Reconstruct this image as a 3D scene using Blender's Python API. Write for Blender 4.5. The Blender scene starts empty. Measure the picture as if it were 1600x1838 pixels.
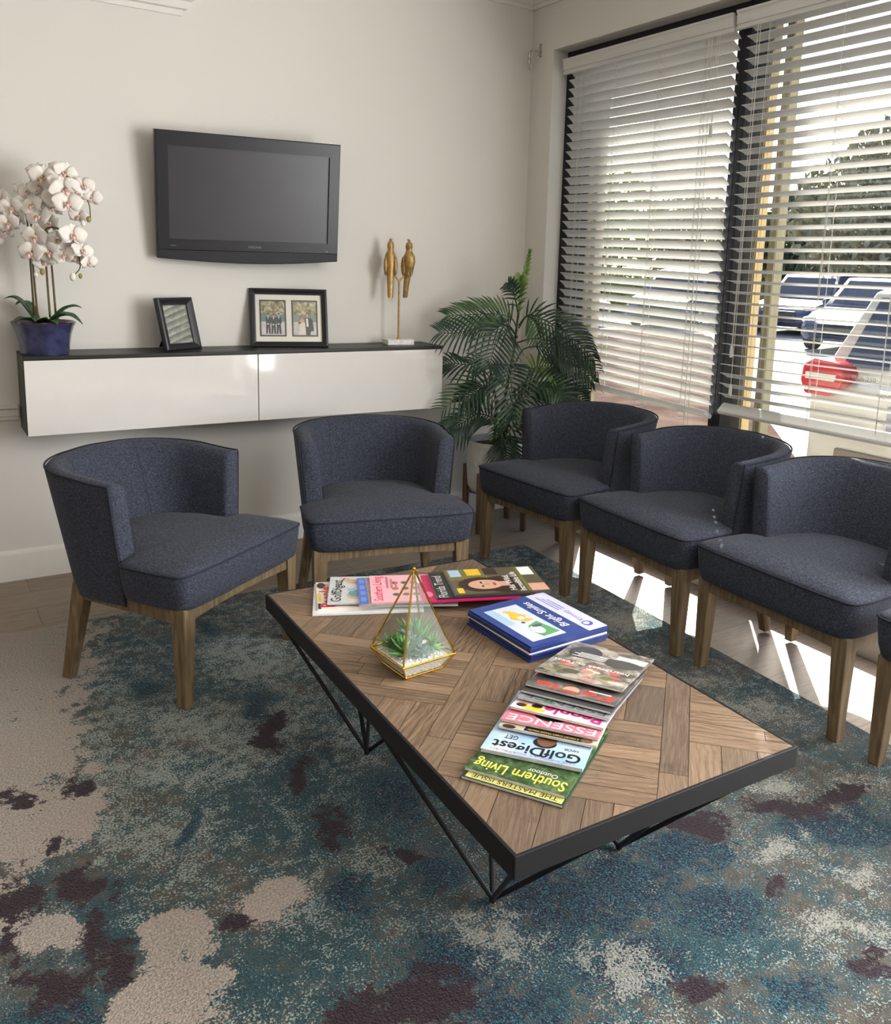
import bpy, bmesh, math, random
from math import sin, cos, pi, radians as rad
from mathutils import Vector, Matrix, Euler, noise

S = bpy.context.scene
COL = S.collection
R0 = random.Random(7)

# ------------------------------------------------------------------ camera, sky, sun, lamps, exposure
cam_data = bpy.data.cameras.new('camera')
cam = bpy.data.objects.new('camera', cam_data)
COL.objects.link(cam)
S.camera = cam
F_PX, YAW, PITCH, ROLL = 1578.9, 0.58654, 0.18225, 0.03458
CAM = Vector((-2.75547, -3.90568, 1.34224))
fw = Vector((sin(YAW) * cos(PITCH), cos(YAW) * cos(PITCH), -sin(PITCH)))
r0 = Vector((cos(YAW), -sin(YAW), 0))
u0 = r0.cross(fw)
rt = r0 * cos(ROLL) + u0 * sin(ROLL)
up = -r0 * sin(ROLL) + u0 * cos(ROLL)
cam.matrix_world = Matrix(((rt.x, up.x, -fw.x, CAM.x), (rt.y, up.y, -fw.y, CAM.y), (rt.z, up.z, -fw.z, CAM.z), (0, 0, 0, 1)))
cam_data.sensor_fit = 'HORIZONTAL'
cam_data.sensor_width = 36.0
# the frame is 1600 x 1838 px
cam_data.lens = F_PX * 36.0 / 1600.0
cam_data.shift_x = -85.98 / 1600.0
cam_data.shift_y = -157.9 / 1600.0
cam_data.clip_start = 0.05
cam_data.clip_end = 300

S.view_settings.view_transform = 'Standard'
S.view_settings.look = 'None'
S.view_settings.gamma = 1.0
S.view_settings.use_curve_mapping = False
S.view_settings.exposure = 1.17

SUN_AZ = math.atan2(0.731, 0.683)      # direction towards the sun, measured from +x
SUN_EL = rad(33.5)
w = bpy.data.worlds.new('sky')
S.world = w
w.use_nodes = True
wn = w.node_tree.nodes
wl = w.node_tree.links
sky = wn.new('ShaderNodeTexSky')
sky.sky_type = 'NISHITA'
sky.sun_disc = False
sky.sun_elevation = SUN_EL
sky.sun_rotation = pi / 2 - SUN_AZ
sky.air_density = 1.0
sky.dust_density = 2.5
sky.ozone_density = 1.0
bg = wn['Background']
wl.new(sky.outputs[0], bg.inputs[0])
bg.inputs[1].default_value = 0.20

def lamp(name, kind, loc, energy, color=(1, 1, 1), **kw):
    d = bpy.data.lights.new(name, kind)
    d.energy = energy
    d.color = color
    for k, v in kw.items():
        setattr(d, k, v)
    o = bpy.data.objects.new(name, d)
    o.location = loc
    COL.objects.link(o)
    return o

sun = lamp('sun', 'SUN', (6, 6, 8), 10.0, (1.0, 0.95, 0.86), angle=rad(0.6))
sd = Vector((cos(SUN_AZ) * cos(SUN_EL), sin(SUN_AZ) * cos(SUN_EL), sin(SUN_EL)))
sun.rotation_euler = sd.to_track_quat('Z', 'Y').to_euler()
# unseen fill lamps added above and behind the camera to brighten the room
CEIL = 2.72
CEILING_FILLS = [(-1.7, -4.6), (-3.6, -4.6), (-1.7, -6.4), (-3.6, -6.4)]
for (x, y) in CEILING_FILLS:
    lamp('troffer_light', 'AREA', (x, y, CEIL - 0.03), 6, (1.0, 0.98, 0.96), shape='RECTANGLE', size=1.1, size_y=0.5)
# lamp added inside the glazed shop front to boost daylight along the window wall
g = lamp('window_daylight', 'AREA', (0.12, -4.05, 1.25), 125, (0.99, 0.985, 0.975), shape='RECTANGLE', size=2.9, size_y=2.1)
g.rotation_euler = Vector((1, 0, 0)).to_track_quat('Z', 'Y').to_euler()

# ------------------------------------------------------------------ helpers
def lin(c):
    c = c / 255.0
    return c / 12.92 if c <= 0.04045 else ((c + 0.055) / 1.055) ** 2.4

def rgb(r, g, b):
    return (lin(r), lin(g), lin(b), 1.0)

class NT:
    def __init__(self, name, rough=0.5, spec=0.5, metal=0.0):
        self.m = bpy.data.materials.new(name)
        self.m.use_nodes = True
        self.t = self.m.node_tree
        self.b = self.t.nodes['Principled BSDF']
        self.b.inputs['Roughness'].default_value = rough
        self.b.inputs['Specular IOR Level'].default_value = spec
        self.b.inputs['Metallic'].default_value = metal
    def n(self, typ, **kw):
        x = self.t.nodes.new(typ)
        for k, v in kw.items():
            setattr(x, k, v)
        return x
    def put(self, sock, v):
        if hasattr(v, 'is_output'):
            self.t.links.new(v, sock)
        else:
            sock.default_value = v
    def coord(self, kind='Object'):
        return self.n('ShaderNodeTexCoord').outputs[kind]
    def attr(self, name):
        return self.n('ShaderNodeAttribute', attribute_name=name).outputs['Color']
    def sep(self, v):
        x = self.n('ShaderNodeSeparateXYZ')
        self.put(x.inputs[0], v)
        return x.outputs
    def mapping(self, v, scale=(1, 1, 1), rot=(0, 0, 0), loc=(0, 0, 0)):
        x = self.n('ShaderNodeMapping')
        self.put(x.inputs[0], v)
        x.inputs['Scale'].default_value = scale
        x.inputs['Rotation'].default_value = rot
        x.inputs['Location'].default_value = loc
        return x.outputs[0]
    def noise(self, v, scale=5, detail=2, rough=0.5, dist=0.0, col=False):
        x = self.n('ShaderNodeTexNoise')
        self.put(x.inputs['Vector'], v)
        x.inputs['Scale'].default_value = scale
        x.inputs['Detail'].default_value = detail
        x.inputs['Roughness'].default_value = rough
        x.inputs['Distortion'].default_value = dist
        return x.outputs['Color' if col else 'Fac']
    def voro(self, v, scale=5, out='Distance', feature='F1'):
        x = self.n('ShaderNodeTexVoronoi', feature=feature)
        self.put(x.inputs['Vector'], v)
        x.inputs['Scale'].default_value = scale
        return x.outputs[out]
    def math(self, op, a, b=0.0, c=0.0, clamp=False):
        x = self.n('ShaderNodeMath', operation=op, use_clamp=clamp)
        self.put(x.inputs[0], a)
        self.put(x.inputs[1], b)
        self.put(x.inputs[2], c)
        return x.outputs[0]
    def step(self, v, lo, hi):
        x = self.n('ShaderNodeMapRange', interpolation_type='SMOOTHSTEP')
        self.put(x.inputs['Value'], v)
        x.inputs['From Min'].default_value = lo
        x.inputs['From Max'].default_value = hi
        return x.outputs[0]
    def mix(self, f, a, b, mode='MIX'):
        x = self.n('ShaderNodeMix', data_type='RGBA', blend_type=mode)
        self.put(x.inputs[0], f)
        self.put(x.inputs[6], a)
        self.put(x.inputs[7], b)
        return x.outputs[2]
    def ramp(self, f, stops, interp='LINEAR'):
        x = self.n('ShaderNodeValToRGB')
        x.color_ramp.interpolation = interp
        e = x.color_ramp.elements
        e[0].position, e[0].color = stops[0]
        e[1].position, e[1].color = stops[-1]
        for p, c in stops[1:-1]:
            q = e.new(p)
            q.color = c
        self.put(x.inputs[0], f)
        return x.outputs[0]
    def base(self, v):
        self.put(self.b.inputs['Base Color'], v)
        return self
    def rough(self, v):
        self.put(self.b.inputs['Roughness'], v)
        return self
    def bump(self, h, strength=0.3, dist=0.01):
        x = self.n('ShaderNodeBump')
        x.inputs['Strength'].default_value = strength
        x.inputs['Distance'].default_value = dist
        self.put(x.inputs['Height'], h)
        self.t.links.new(x.outputs[0], self.b.inputs['Normal'])
        return self

def plain(name, c, rough=0.5, spec=0.5, metal=0.0, var=0.06, scale=20):
    k = NT(name, rough, spec, metal)
    n = k.noise(k.coord(), scale, 3)
    lo = tuple(x * (1 - var) for x in c[:3]) + (1,)
    hi = tuple(min(1, x * (1 + var)) for x in c[:3]) + (1,)
    k.base(k.ramp(n, [(0.3, lo), (0.7, hi)]))
    return k.m

class MB:
    def __init__(self):
        self.v = []
        self.f = []
        self.mi = []
        self.uv = []
        self.M = Matrix.Identity(4)
        self.cur = 0
    def vert(self, p):
        self.v.append(tuple(self.M @ Vector(p)))
        return len(self.v) - 1
    def face(self, idx, uv=None):
        self.f.append(tuple(idx))
        self.mi.append(self.cur)
        self.uv.append(uv)
    def poly(self, pts, uv=None):
        self.face([self.vert(p) for p in pts], uv)
    def box(self, lo, hi):
        x0, y0, z0 = lo
        x1, y1, z1 = hi
        i = [self.vert(p) for p in [(x0, y0, z0), (x1, y0, z0), (x1, y1, z0), (x0, y1, z0), (x0, y0, z1), (x1, y0, z1), (x1, y1, z1), (x0, y1, z1)]]
        for q in [(0, 3, 2, 1), (4, 5, 6, 7), (0, 1, 5, 4), (1, 2, 6, 5), (2, 3, 7, 6), (3, 0, 4, 7)]:
            self.face([i[k] for k in q])
    def hexa(self, bot, top):
        i = [self.vert(p) for p in list(bot) + list(top)]
        n = len(bot)
        self.face([i[k] for k in range(n - 1, -1, -1)])
        self.face([i[n + k] for k in range(n)])
        for k in range(n):
            a, b = k, (k + 1) % n
            self.face([i[a], i[b], i[n + b], i[n + a]])
    def prism(self, poly, z0, z1):
        self.hexa([(x, y, z0) for x, y in poly], [(x, y, z1) for x, y in poly])
    def tube(self, pts, r, n=8, cap=True, flat=1.0):
        pts = [Vector(p) for p in pts]
        m = len(pts)
        rs = r if isinstance(r, (list, tuple)) else [r] * m
        rings = []
        d0 = (pts[1] - pts[0]).normalized()
        a = d0.orthogonal().normalized()
        for k in range(m):
            d = (pts[min(k + 1, m - 1)] - pts[max(k - 1, 0)])
            if d.length < 1e-9:
                d = d0
            d.normalize()
            a = (a - d * a.dot(d))
            if a.length < 1e-6:
                a = d.orthogonal()
            a.normalize()
            b = d.cross(a)
            rings.append([self.vert(pts[k] + (a * cos(2 * pi * j / n) + b * sin(2 * pi * j / n) * flat) * rs[k]) for j in range(n)])
        for k in range(m - 1):
            for j in range(n):
                j2 = (j + 1) % n
                self.face([rings[k][j], rings[k][j2], rings[k + 1][j2], rings[k + 1][j]])
        if cap:
            self.face(rings[0][::-1])
            self.face(rings[-1])
    def lathe(self, prof, n=32, c=(0, 0, 0), cap=True, flat=1.0):
        rings = [[self.vert((c[0] + r * cos(2 * pi * j / n), c[1] + r * flat * sin(2 * pi * j / n), c[2] + z)) for j in range(n)] for r, z in prof]
        for k in range(len(prof) - 1):
            for j in range(n):
                j2 = (j + 1) % n
                self.face([rings[k][j], rings[k][j2], rings[k + 1][j2], rings[k + 1][j]])
        if cap:
            self.face(rings[0][::-1])
            self.face(rings[-1])
    def ball(self, c, r, n=12, m=8, sc=(1, 1, 1)):
        rings = []
        for k in range(1, m):
            t = pi * k / m
            rings.append([self.vert((c[0] + r * sc[0] * sin(t) * cos(2 * pi * j / n), c[1] + r * sc[1] * sin(t) * sin(2 * pi * j / n), c[2] - r * sc[2] * cos(t))) for j in range(n)])
        a = self.vert((c[0], c[1], c[2] - r * sc[2]))
        b = self.vert((c[0], c[1], c[2] + r * sc[2]))
        for j in range(n):
            j2 = (j + 1) % n
            self.face([a, rings[0][j2], rings[0][j]])
            self.face([b, rings[-1][j], rings[-1][j2]])
            for k in range(m - 2):
                self.face([rings[k][j], rings[k][j2], rings[k + 1][j2], rings[k + 1][j]])
    def sweep(self, prof, path_a, path_b, X, Y):
        # extrude the closed 2D profile (in axes X, Y) from point a to point b
        X, Y = Vector(X), Vector(Y)
        A, B = Vector(path_a), Vector(path_b)
        self.hexa([A + X * p[0] + Y * p[1] for p in prof], [B + X * p[0] + Y * p[1] for p in prof])
    def build(self, name, mats, parent=None, smooth=40, bevel=0.0, seg=2):
        me = bpy.data.meshes.new(name)
        me.from_pydata(self.v, [], self.f)
        if not isinstance(mats, (list, tuple)):
            mats = [mats]
        for m in mats:
            me.materials.append(m)
        me.polygons.foreach_set('material_index', self.mi)
        if any(u is not None for u in self.uv):
            L = me.uv_layers.new(name='UVMap')
            for p, u in zip(me.polygons, self.uv):
                if u is None:
                    continue
                for li, q in zip(p.loop_indices, u):
                    L.data[li].uv = q
        bm = bmesh.new()
        bm.from_mesh(me)
        bmesh.ops.recalc_face_normals(bm, faces=bm.faces)
        bm.to_mesh(me)
        bm.free()
        if smooth:
            me.shade_smooth()
            me.set_sharp_from_angle(angle=rad(smooth))
        me.update()
        o = bpy.data.objects.new(name, me)
        COL.objects.link(o)
        if parent is not None:
            o.parent = parent
        if bevel:
            b = o.modifiers.new('bevel', 'BEVEL')
            b.width = bevel
            b.segments = seg
            b.limit_method = 'ANGLE'
            b.angle_limit = rad(40)
        return o

def tag(o, label, cat, group=None, kind=None):
    o['label'] = label
    o['category'] = cat
    if group:
        o['group'] = group
    if kind:
        o['kind'] = kind
    return o

def struct(o, label=None):
    o['kind'] = 'structure'
    if label:
        o['label'] = label
    return o

def thing(name, label, cat, loc=(0, 0, 0), rz=0.0, group=None):
    o = bpy.data.objects.new(name, None)
    o.empty_display_size = 0.05
    COL.objects.link(o)
    o.location = loc
    o.rotation_euler = (0, 0, rz)
    return tag(o, label, cat, group)

def copy_tree(o, parent=None):
    c = o.copy()
    COL.objects.link(c)
    if parent is not None:
        c.parent = parent
    for ch in list(o.children):
        copy_tree(ch, c)
    return c

def text_mb(txt, height, M, extrude=0.0, width=None, shear=0.0, align='CENTER', font_scale_x=1.0, bold=0.0):
    cu = bpy.data.curves.new('t', 'FONT')
    cu.body = txt
    cu.size = 1.0
    cu.align_x = align
    cu.align_y = 'CENTER'
    cu.shear = shear
    cu.offset = bold
    cu.resolution_u = 3
    to = bpy.data.objects.new('t', cu)
    COL.objects.link(to)
    dg = bpy.context.evaluated_depsgraph_get()
    me = to.evaluated_get(dg).to_mesh()
    mb = MB()
    xs = [v.co.x for v in me.vertices] or [0, 1]
    sy = height
    sx = height * font_scale_x
    if width:
        sx = width / max(1e-6, max(xs) - min(xs))
    mb.M = M
    for v in me.vertices:
        mb.vert((v.co.x * sx, v.co.y * sy, extrude))
    for p in me.polygons:
        mb.face(list(p.vertices))
    to.to_mesh_clear()
    bpy.data.objects.remove(to)
    bpy.data.curves.remove(cu)
    return mb

# ------------------------------------------------------------------ materials
def m_wall():
    k = NT('wall_paint', 0.75, 0.25)
    n = k.noise(k.coord(), 1.2, 3)
    k.base(k.ramp(n, [(0.3, rgb(219, 216, 210)), (0.7, rgb(223, 220, 214))]))
    k.bump(k.noise(k.coord(), 180, 3), 0.06, 0.002)
    return k.m
WALL = m_wall()
WHITE = plain('white_trim_paint', rgb(226, 223, 216), 0.45, 0.4, var=0.02)
CEILM = plain('ceiling_paint', rgb(225, 221, 212), 0.8, 0.2, var=0.02)

def m_floor():
    k = NT('plank_floor', 0.42, 0.4)
    co = k.coord()
    br = k.n('ShaderNodeTexBrick')
    br.offset = 0.37
    k.put(br.inputs['Vector'], co)
    br.inputs['Color1'].default_value = (0, 0, 0, 1)
    br.inputs['Color2'].default_value = (1, 1, 1, 1)
    br.inputs['Mortar'].default_value = (0.5, 0.5, 0.5, 1)
    br.inputs['Scale'].default_value = 1.0
    br.inputs['Mortar Size'].default_value = 0.0012
    br.inputs['Brick Width'].default_value = 1.22
    br.inputs['Row Height'].default_value = 0.178
    tone = br.outputs['Color']
    g1 = k.noise(k.mapping(co, (1.3, 14, 1)), 6, 6, 0.6, 1.4)
    g2 = k.noise(k.mapping(co, (4, 90, 1)), 5, 3)
    c = k.ramp(g1, [(0.25, rgb(112, 96, 82)), (0.5, rgb(142, 124, 108)), (0.75, rgb(166, 149, 132))])
    c = k.mix(k.math('MULTIPLY', g2, 0.35), c, rgb(104, 88, 76))
    c = k.mix(k.math('MULTIPLY', tone, 0.3), c, rgb(160, 148, 136))
    c = k.mix(br.outputs['Fac'], c, rgb(84, 72, 62))
    k.base(c)
    k.bump(g2, 0.08, 0.002)
    return k.m
FLOOR = m_floor()

def m_fabric():
    k = NT('slate_fabric', 0.92, 0.15)
    co = k.coord()
    a = k.noise(k.mapping(co, (1, 1, 0.25)), 560, 2)
    b = k.noise(k.mapping(co, (0.25, 0.25, 1)), 560, 2)
    s = k.math('MULTIPLY', k.math('ADD', a, b), 0.5)
    big = k.noise(co, 9, 3)
    c = k.ramp(s, [(0.36, rgb(35, 38, 47)), (0.5, rgb(55, 59, 71)), (0.64, rgb(90, 94, 107))])
    c = k.mix(k.math('MULTIPLY', big, 0.35), c, rgb(50, 53, 66))
    k.base(c)
    k.b.inputs['Sheen Weight'].default_value = 0.06
    k.b.inputs['Sheen Roughness'].default_value = 0.5
    k.bump(s, 0.5, 0.002)
    return k.m
FABRIC = m_fabric()
PIPING = plain('piping_fabric', rgb(48, 50, 60), 0.9, 0.15, var=0.15, scale=300)

def m_driftwood():
    k = NT('driftwood_legs', 0.55, 0.35)
    co = k.coord()
    g = k.noise(k.mapping(co, (22, 22, 2.2)), 3, 5, 0.6, 0.6)
    g2 = k.noise(k.mapping(co, (120, 120, 6)), 2, 2)
    c = k.ramp(g, [(0.3, rgb(88, 72, 52)), (0.52, rgb(119, 100, 73)), (0.75, rgb(146, 126, 96))])
    c = k.mix(k.math('MULTIPLY', g2, 0.3), c, rgb(84, 70, 54))
    k.base(c)
    return k.m
DRIFT = m_driftwood()
BLACKMETAL = plain('black_powder_coat', rgb(24, 24, 27), 0.55, 0.3, var=0.1, scale=60)
FRAMEBLACK = plain('bronze_black_window_frame', rgb(24, 26, 34), 0.55, 0.35, var=0.08, scale=10)
BLACKWOOD = plain('black_brown_cabinet', rgb(30, 28, 28), 0.42, 0.35, var=0.1, scale=40)
GLOSSWHITE = plain('gloss_white_front', rgb(226, 223, 219), 0.06, 0.5, var=0.01)
GOLD = plain('antique_gold', rgb(178, 146, 92), 0.44, 0.5, 0.6, var=0.25, scale=70)
BRASS = plain('polished_brass', rgb(214, 168, 74), 0.2, 0.5, 1.0, var=0.1, scale=60)
CHROME = plain('chrome', rgb(190, 190, 190), 0.15, 0.5, 1.0, var=0.05)
PAPER = plain('paper_edges', rgb(214, 212, 208), 0.7, 0.2, var=0.12, scale=90)

def m_glass(name, tint=(1, 1, 1, 1), refl=1.0, ior=1.5):
    m = bpy.data.materials.new(name)
    m.use_nodes = True
    t = m.node_tree
    t.nodes.remove(t.nodes['Principled BSDF'])
    tr = t.nodes.new('ShaderNodeBsdfTransparent')
    tr.inputs[0].default_value = tint
    gl = t.nodes.new('ShaderNodeBsdfGlossy')
    gl.inputs['Roughness'].default_value = 0.02
    ge = t.nodes.new('ShaderNodeNewGeometry')
    dt = t.nodes.new('ShaderNodeVectorMath')
    dt.operation = 'DOT_PRODUCT'
    t.links.new(ge.outputs['Incoming'], dt.inputs[0])
    t.links.new(ge.outputs['Normal'], dt.inputs[1])
    def mth(op, x, y=0.0):
        q = t.nodes.new('ShaderNodeMath')
        q.operation = op
        for i_, v_ in enumerate((x, y)):
            if hasattr(v_, 'is_output'):
                t.links.new(v_, q.inputs[i_])
            else:
                q.inputs[i_].default_value = v_
        return q.outputs[0]
    # Schlick reflectance of a thin sheet, the same from both sides
    ca = mth('ABSOLUTE', dt.outputs['Value'])
    f0 = ((ior - 1) / (ior + 1)) ** 2
    sch = mth('ADD', mth('MULTIPLY', mth('POWER', mth('SUBTRACT', 1.0, ca), 5.0), 1 - f0), f0)
    mu = t.nodes.new('ShaderNodeMath')
    mu.operation = 'MULTIPLY'
    mu.use_clamp = True
    mu.inputs[1].default_value = refl
    t.links.new(sch, mu.inputs[0])
    mx = t.nodes.new('ShaderNodeMixShader')
    t.links.new(mu.outputs[0], mx.inputs[0])
    t.links.new(tr.outputs[0], mx.inputs[1])
    t.links.new(gl.outputs[0], mx.inputs[2])
    t.links.new(mx.outputs[0], t.nodes['Material Output'].inputs[0])
    return m
GLASS = m_glass('window_glass', (0.93, 0.95, 0.95, 1), 0.8)
TGLASS = m_glass('terrarium_glass', (0.93, 0.96, 0.94, 1), 0.4)
PGLASS = m_glass('picture_glass', (0.97, 0.97, 0.97, 1), 1.6)
# ------------------------------------------------------------------ the room
XL, YF = -8.0, -11.0
mb = MB(); mb.box((XL - 0.15, YF - 0.15, -0.12), (0.0, 0.15, 0.0)); struct(mb.build('floor', FLOOR, smooth=0))
mb = MB(); mb.box((XL - 0.15, YF - 0.15, CEIL), (0.22, 0.15, CEIL + 0.12)); struct(mb.build('ceiling', CEILM, smooth=0))
mb = MB(); mb.box((XL - 0.15, 0.0, -0.12), (0.22, 0.15, CEIL)); struct(mb.build('wall_back', WALL, smooth=0))
mb = MB(); mb.box((XL - 0.15, YF, -0.12), (XL, 0.0, CEIL)); struct(mb.build('wall_left', WALL, smooth=0))
mb = MB(); mb.box((XL - 0.15, YF - 0.15, -0.12), (0.22, YF, CEIL)); struct(mb.build('wall_front', WALL, smooth=0))
OY0, OY1, OZ0, OZ1 = -0.185, -5.6, 0.10, 2.385     # the glazed opening
mb = MB()
mb.box((0, OY0, -0.12), (0.22, 0.0, CEIL))
mb.box((0, OY1, OZ1), (0.22, OY0, CEIL))
mb.box((0, OY1, -0.12), (0.22, OY0, OZ0))
mb.box((0, YF, -0.12), (0.22, OY1, CEIL))
struct(mb.build('wall_right', WALL, smooth=0))

def crown(name, a, b, inward, z0=2.602, z1=CEIL):
    # moulding along a wall: stepped cove profile, a -> b along the wall
    p = [(0, z0), (0.012, z0), (0.014, z0 + 0.018), (0.024, z0 + 0.02), (0.034, z0 + 0.04), (0.058, z0 + 0.066), (0.078, z0 + 0.078), (0.08, z0 + 0.094), (0.092, z0 + 0.096), (0.094, z1), (0, z1)]
    mb = MB(); mb.sweep(p, a, b, inward, (0, 0, 1))
    return struct(mb.build(name, WHITE, smooth=50))
crown('trim_1', (-1.6, 0, 0), (0, 0, 0), (0, -1, 0))
crown('trim_2', (0, YF, 0), (0, 0, 0), (-1, 0, 0))
# low bulkhead at the upper left with its own crown and a mitred return
mb = MB()
P = [(0.0, 2.280, 0.0), (0.010, 2.280, 0.008), (0.016, 2.300, 0.014), (0.030, 2.304, 0.028), (0.040, 2.330, 0.04), (0.066, 2.348, 0.062), (0.082, 2.364, 0.078), (0.09, 2.384, 0.086), (0.1, 2.388, 0.096), (0.1, CEIL, 0.096)]
ring = []
for (o, z, e) in P:
    ring.append([mb.vert((XL, -o, z)), mb.vert((-1.760 + e, -o, z)), mb.vert((-1.760 + e, 0, z))])
for k in range(len(P) - 1):
    for j in range(2):
        mb.face([ring[k][j], ring[k][j + 1], ring[k + 1][j + 1], ring[k + 1][j]])
mb.face([r for r in ring[0]] + [mb.vert((XL, 0, 2.28))])
struct(mb.build('trim_3', WHITE, smooth=30))
# baseboards
def baseboard(name, a, b, inward):
    p = [(0, 0), (0.015, 0), (0.015, 0.108), (0.011, 0.118), (0.004, 0.126), (0, 0.126)]
    mb = MB(); mb.sweep(p, a, b, inward, (0, 0, 1))
    return struct(mb.build(name, WHITE, smooth=30))
baseboard('baseboard_back', (XL, 0, 0), (-0.015, 0, 0), (0, -1, 0))
baseboard('baseboard_left', (XL, YF, 0), (XL, -0.015, 0), (1, 0, 0))
baseboard('baseboard_front', (XL, YF, 0), (-0.015, YF, 0), (0, 1, 0))
# chair rail that stops at the cabinet
mb = MB()
mb.sweep([(0, 0.664), (0.014, 0.664), (0.014, 0.676), (0.02, 0.68), (0.02, 0.705), (0.03, 0.712), (0.03, 0.722), (0, 0.722)], (XL, 0, 0), (-2.428, 0, 0), (0, -1, 0), (0, 0, 1))
struct(mb.build('trim_4', WHITE, smooth=30))

# windows: dark frames with one pane each
edges = [OY0, -1.33, -2.45, -3.57, -4.6, OY1]
for i in range(5):
    ya, yb = edges[i], edges[i + 1]
    root = bpy.data.objects.new('window_%d' % (i + 1), None)
    root.empty_display_size = 0.05
    COL.objects.link(root)
    root.location = (0.14, (ya + yb) / 2, OZ0)
    struct(root)
    h = (ya - yb) / 2
    top = OZ1 - OZ0
    mb = MB()
    lft = 0.062 if i == 0 else 0.032
    rgt = 0.062 if i == 4 else 0.032
    x0, x1 = -0.052, 0.075
    mb.box((x0, h - lft, 0), (x1, h, top))
    mb.box((x0, -h, 0), (x1, -h + rgt, top))
    mb.box((x0, -h + rgt, 0), (x1, h - lft, 0.05))
    mb.box((x0, -h + rgt, top - 0.062), (x1, h - lft, top))
    mb.build('window_frame', FRAMEBLACK, root, smooth=0, bevel=0.003)
    mb = MB()
    mb.box((0.012, -h + rgt, 0.05), (0.018, h - lft, top - 0.062))
    mb.build('window_glass', GLASS, root, smooth=0)

# ------------------------------------------------------------------ blinds
def m_slat():
    k = NT('blind_slat_white', 0.5, 0.4)
    n = k.noise(k.mapping(k.coord(), (30, 0.6, 30)), 6, 3)
    k.base(k.ramp(n, [(0.3, rgb(202, 201, 198)), (0.7, rgb(212, 211, 208))]))
    return k.m
SLAT = m_slat()
CORD = plain('blind_cord', rgb(208, 206, 198), 0.8, 0.2, var=0.05)

def blind(label, y0, y1, ys0, ys1, ztop, zfirst, pitch, n, tilt, cords, zrail, rail_tilt, rail_slope, loops):
    root = thing('window_blind', label, 'blind', (0.0, (y0 + y1) / 2, zrail), group='white slatted window blinds')
    oy, oz = -(y0 + y1) / 2, -zrail
    T = Matrix.Translation((0, oy, oz))
    mb = MB(); mb.M = T
    zb = ztop - 0.073
    prof = [(0.034, zb), (0.024, zb + 0.003), (0.022, zb + 0.011), (0.029, zb + 0.014), (0.029, zb + 0.02), (0.024, zb + 0.023), (0.022, zb + 0.058), (0.017, zb + 0.066), (0.017, ztop), (0.034, ztop)]
    mb.sweep(prof, (0, y0, 0), (0, y1, 0), (1, 0, 0), (0, 0, 1))
    mb.build('valance', SLAT, root, smooth=20)
    mb = MB(); mb.M = T
    mb.box((0.036, y1 + 0.01, zb + 0.018), (0.084, y0 - 0.01, ztop - 0.004))
    mb.build('headrail', SLAT, root, smooth=0, bevel=0.002)
    mb = MB(); mb.M = T
    xc = 0.060
    wd = 0.050
    for i in range(n):
        t = tilt(i / (n - 1.0))
        z = zfirst - pitch * i
        f = i / (n - 1.0)
        pts = []
        for s in (-0.5, -0.25, 0, 0.25, 0.5):
            c = 0.0022 * (1 - (2 * s) ** 2)
            pts.append((s * wd, c))
        prof = [(a, b + 0.0012) for a, b in pts] + [(a, b - 0.0012) for a, b in reversed(pts)]
        X = Vector((cos(t), 0, -sin(t)))
        Z = Vector((sin(t), 0, cos(t)))
        dy = R0.uniform(-0.001, 0.001)
        sag = rail_slope * f
        mb.sweep(prof, (xc, ys0 + dy, z), (xc, ys1 + dy, z + sag), X, Z)
    mb.build('slats', SLAT, root, smooth=30)
    mb = MB(); mb.M = T
    t = rail_tilt
    X = Vector((cos(t), 0, -sin(t)))
    Z = Vector((sin(t), 0, cos(t)))
    mb.sweep([(-0.026, -0.009), (0.026, -0.009), (0.026, 0.006), (0.02, 0.009), (-0.02, 0.009), (-0.026, 0.006)], (xc, ys0, zrail), (xc, ys1, zrail + rail_slope), X, Z)
    mb.build('bottom_rail', SLAT, root, smooth=20)
    for cy in cords:
        mb = MB(); mb.M = T
        f = (cy - ys0) / (ys1 - ys0)
        for dx in (-0.024, 0.024):
            pts = []
            for k in range(9):
                q = k / 8.0
                tt = tilt(q)
                pts.append((xc + dx * cos(tt), cy, zfirst + 0.03 + (zrail + rail_slope * f - zfirst - 0.03) * q - dx * sin(tt)))
            mb.tube(pts, 0.0011, 5)
        mb.tube([(xc, cy + 0.012, zfirst + 0.03), (xc, cy + 0.012, zrail + rail_slope * f)], 0.0009, 5)
        for i in range(n):
            tt = tilt(i / (n - 1.0))
            z = zfirst - pitch * i - 0.0022 + rail_slope * f * i / (n - 1.0)
            a = (xc - 0.024 * cos(tt), cy, z + 0.024 * sin(tt))
            b = (xc + 0.024 * cos(tt), cy, z - 0.024 * sin(tt))
            mb.tube([a, b], 0.0007, 4, cap=False)
        if loops:
            # spare ladder cord hanging in loops under the rail
            zz = zrail + rail_slope * f - 0.012
            for q in range(3):
                pts = []
                rr = 0.016 + 0.006 * q
                for k in range(13):
                    a = 2 * pi * k / 12
                    pts.append((xc - 0.012 + 0.006 * q, cy + rr * 1.5 * sin(a) + 0.01 * q, zz - rr * 0.8 * (1 - cos(a)) * 0.8))
                mb.tube(pts, 0.0009, 4, cap=False)
        mb.build('ladder_cord', CORD, root, smooth=40)
    return root, T

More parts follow.
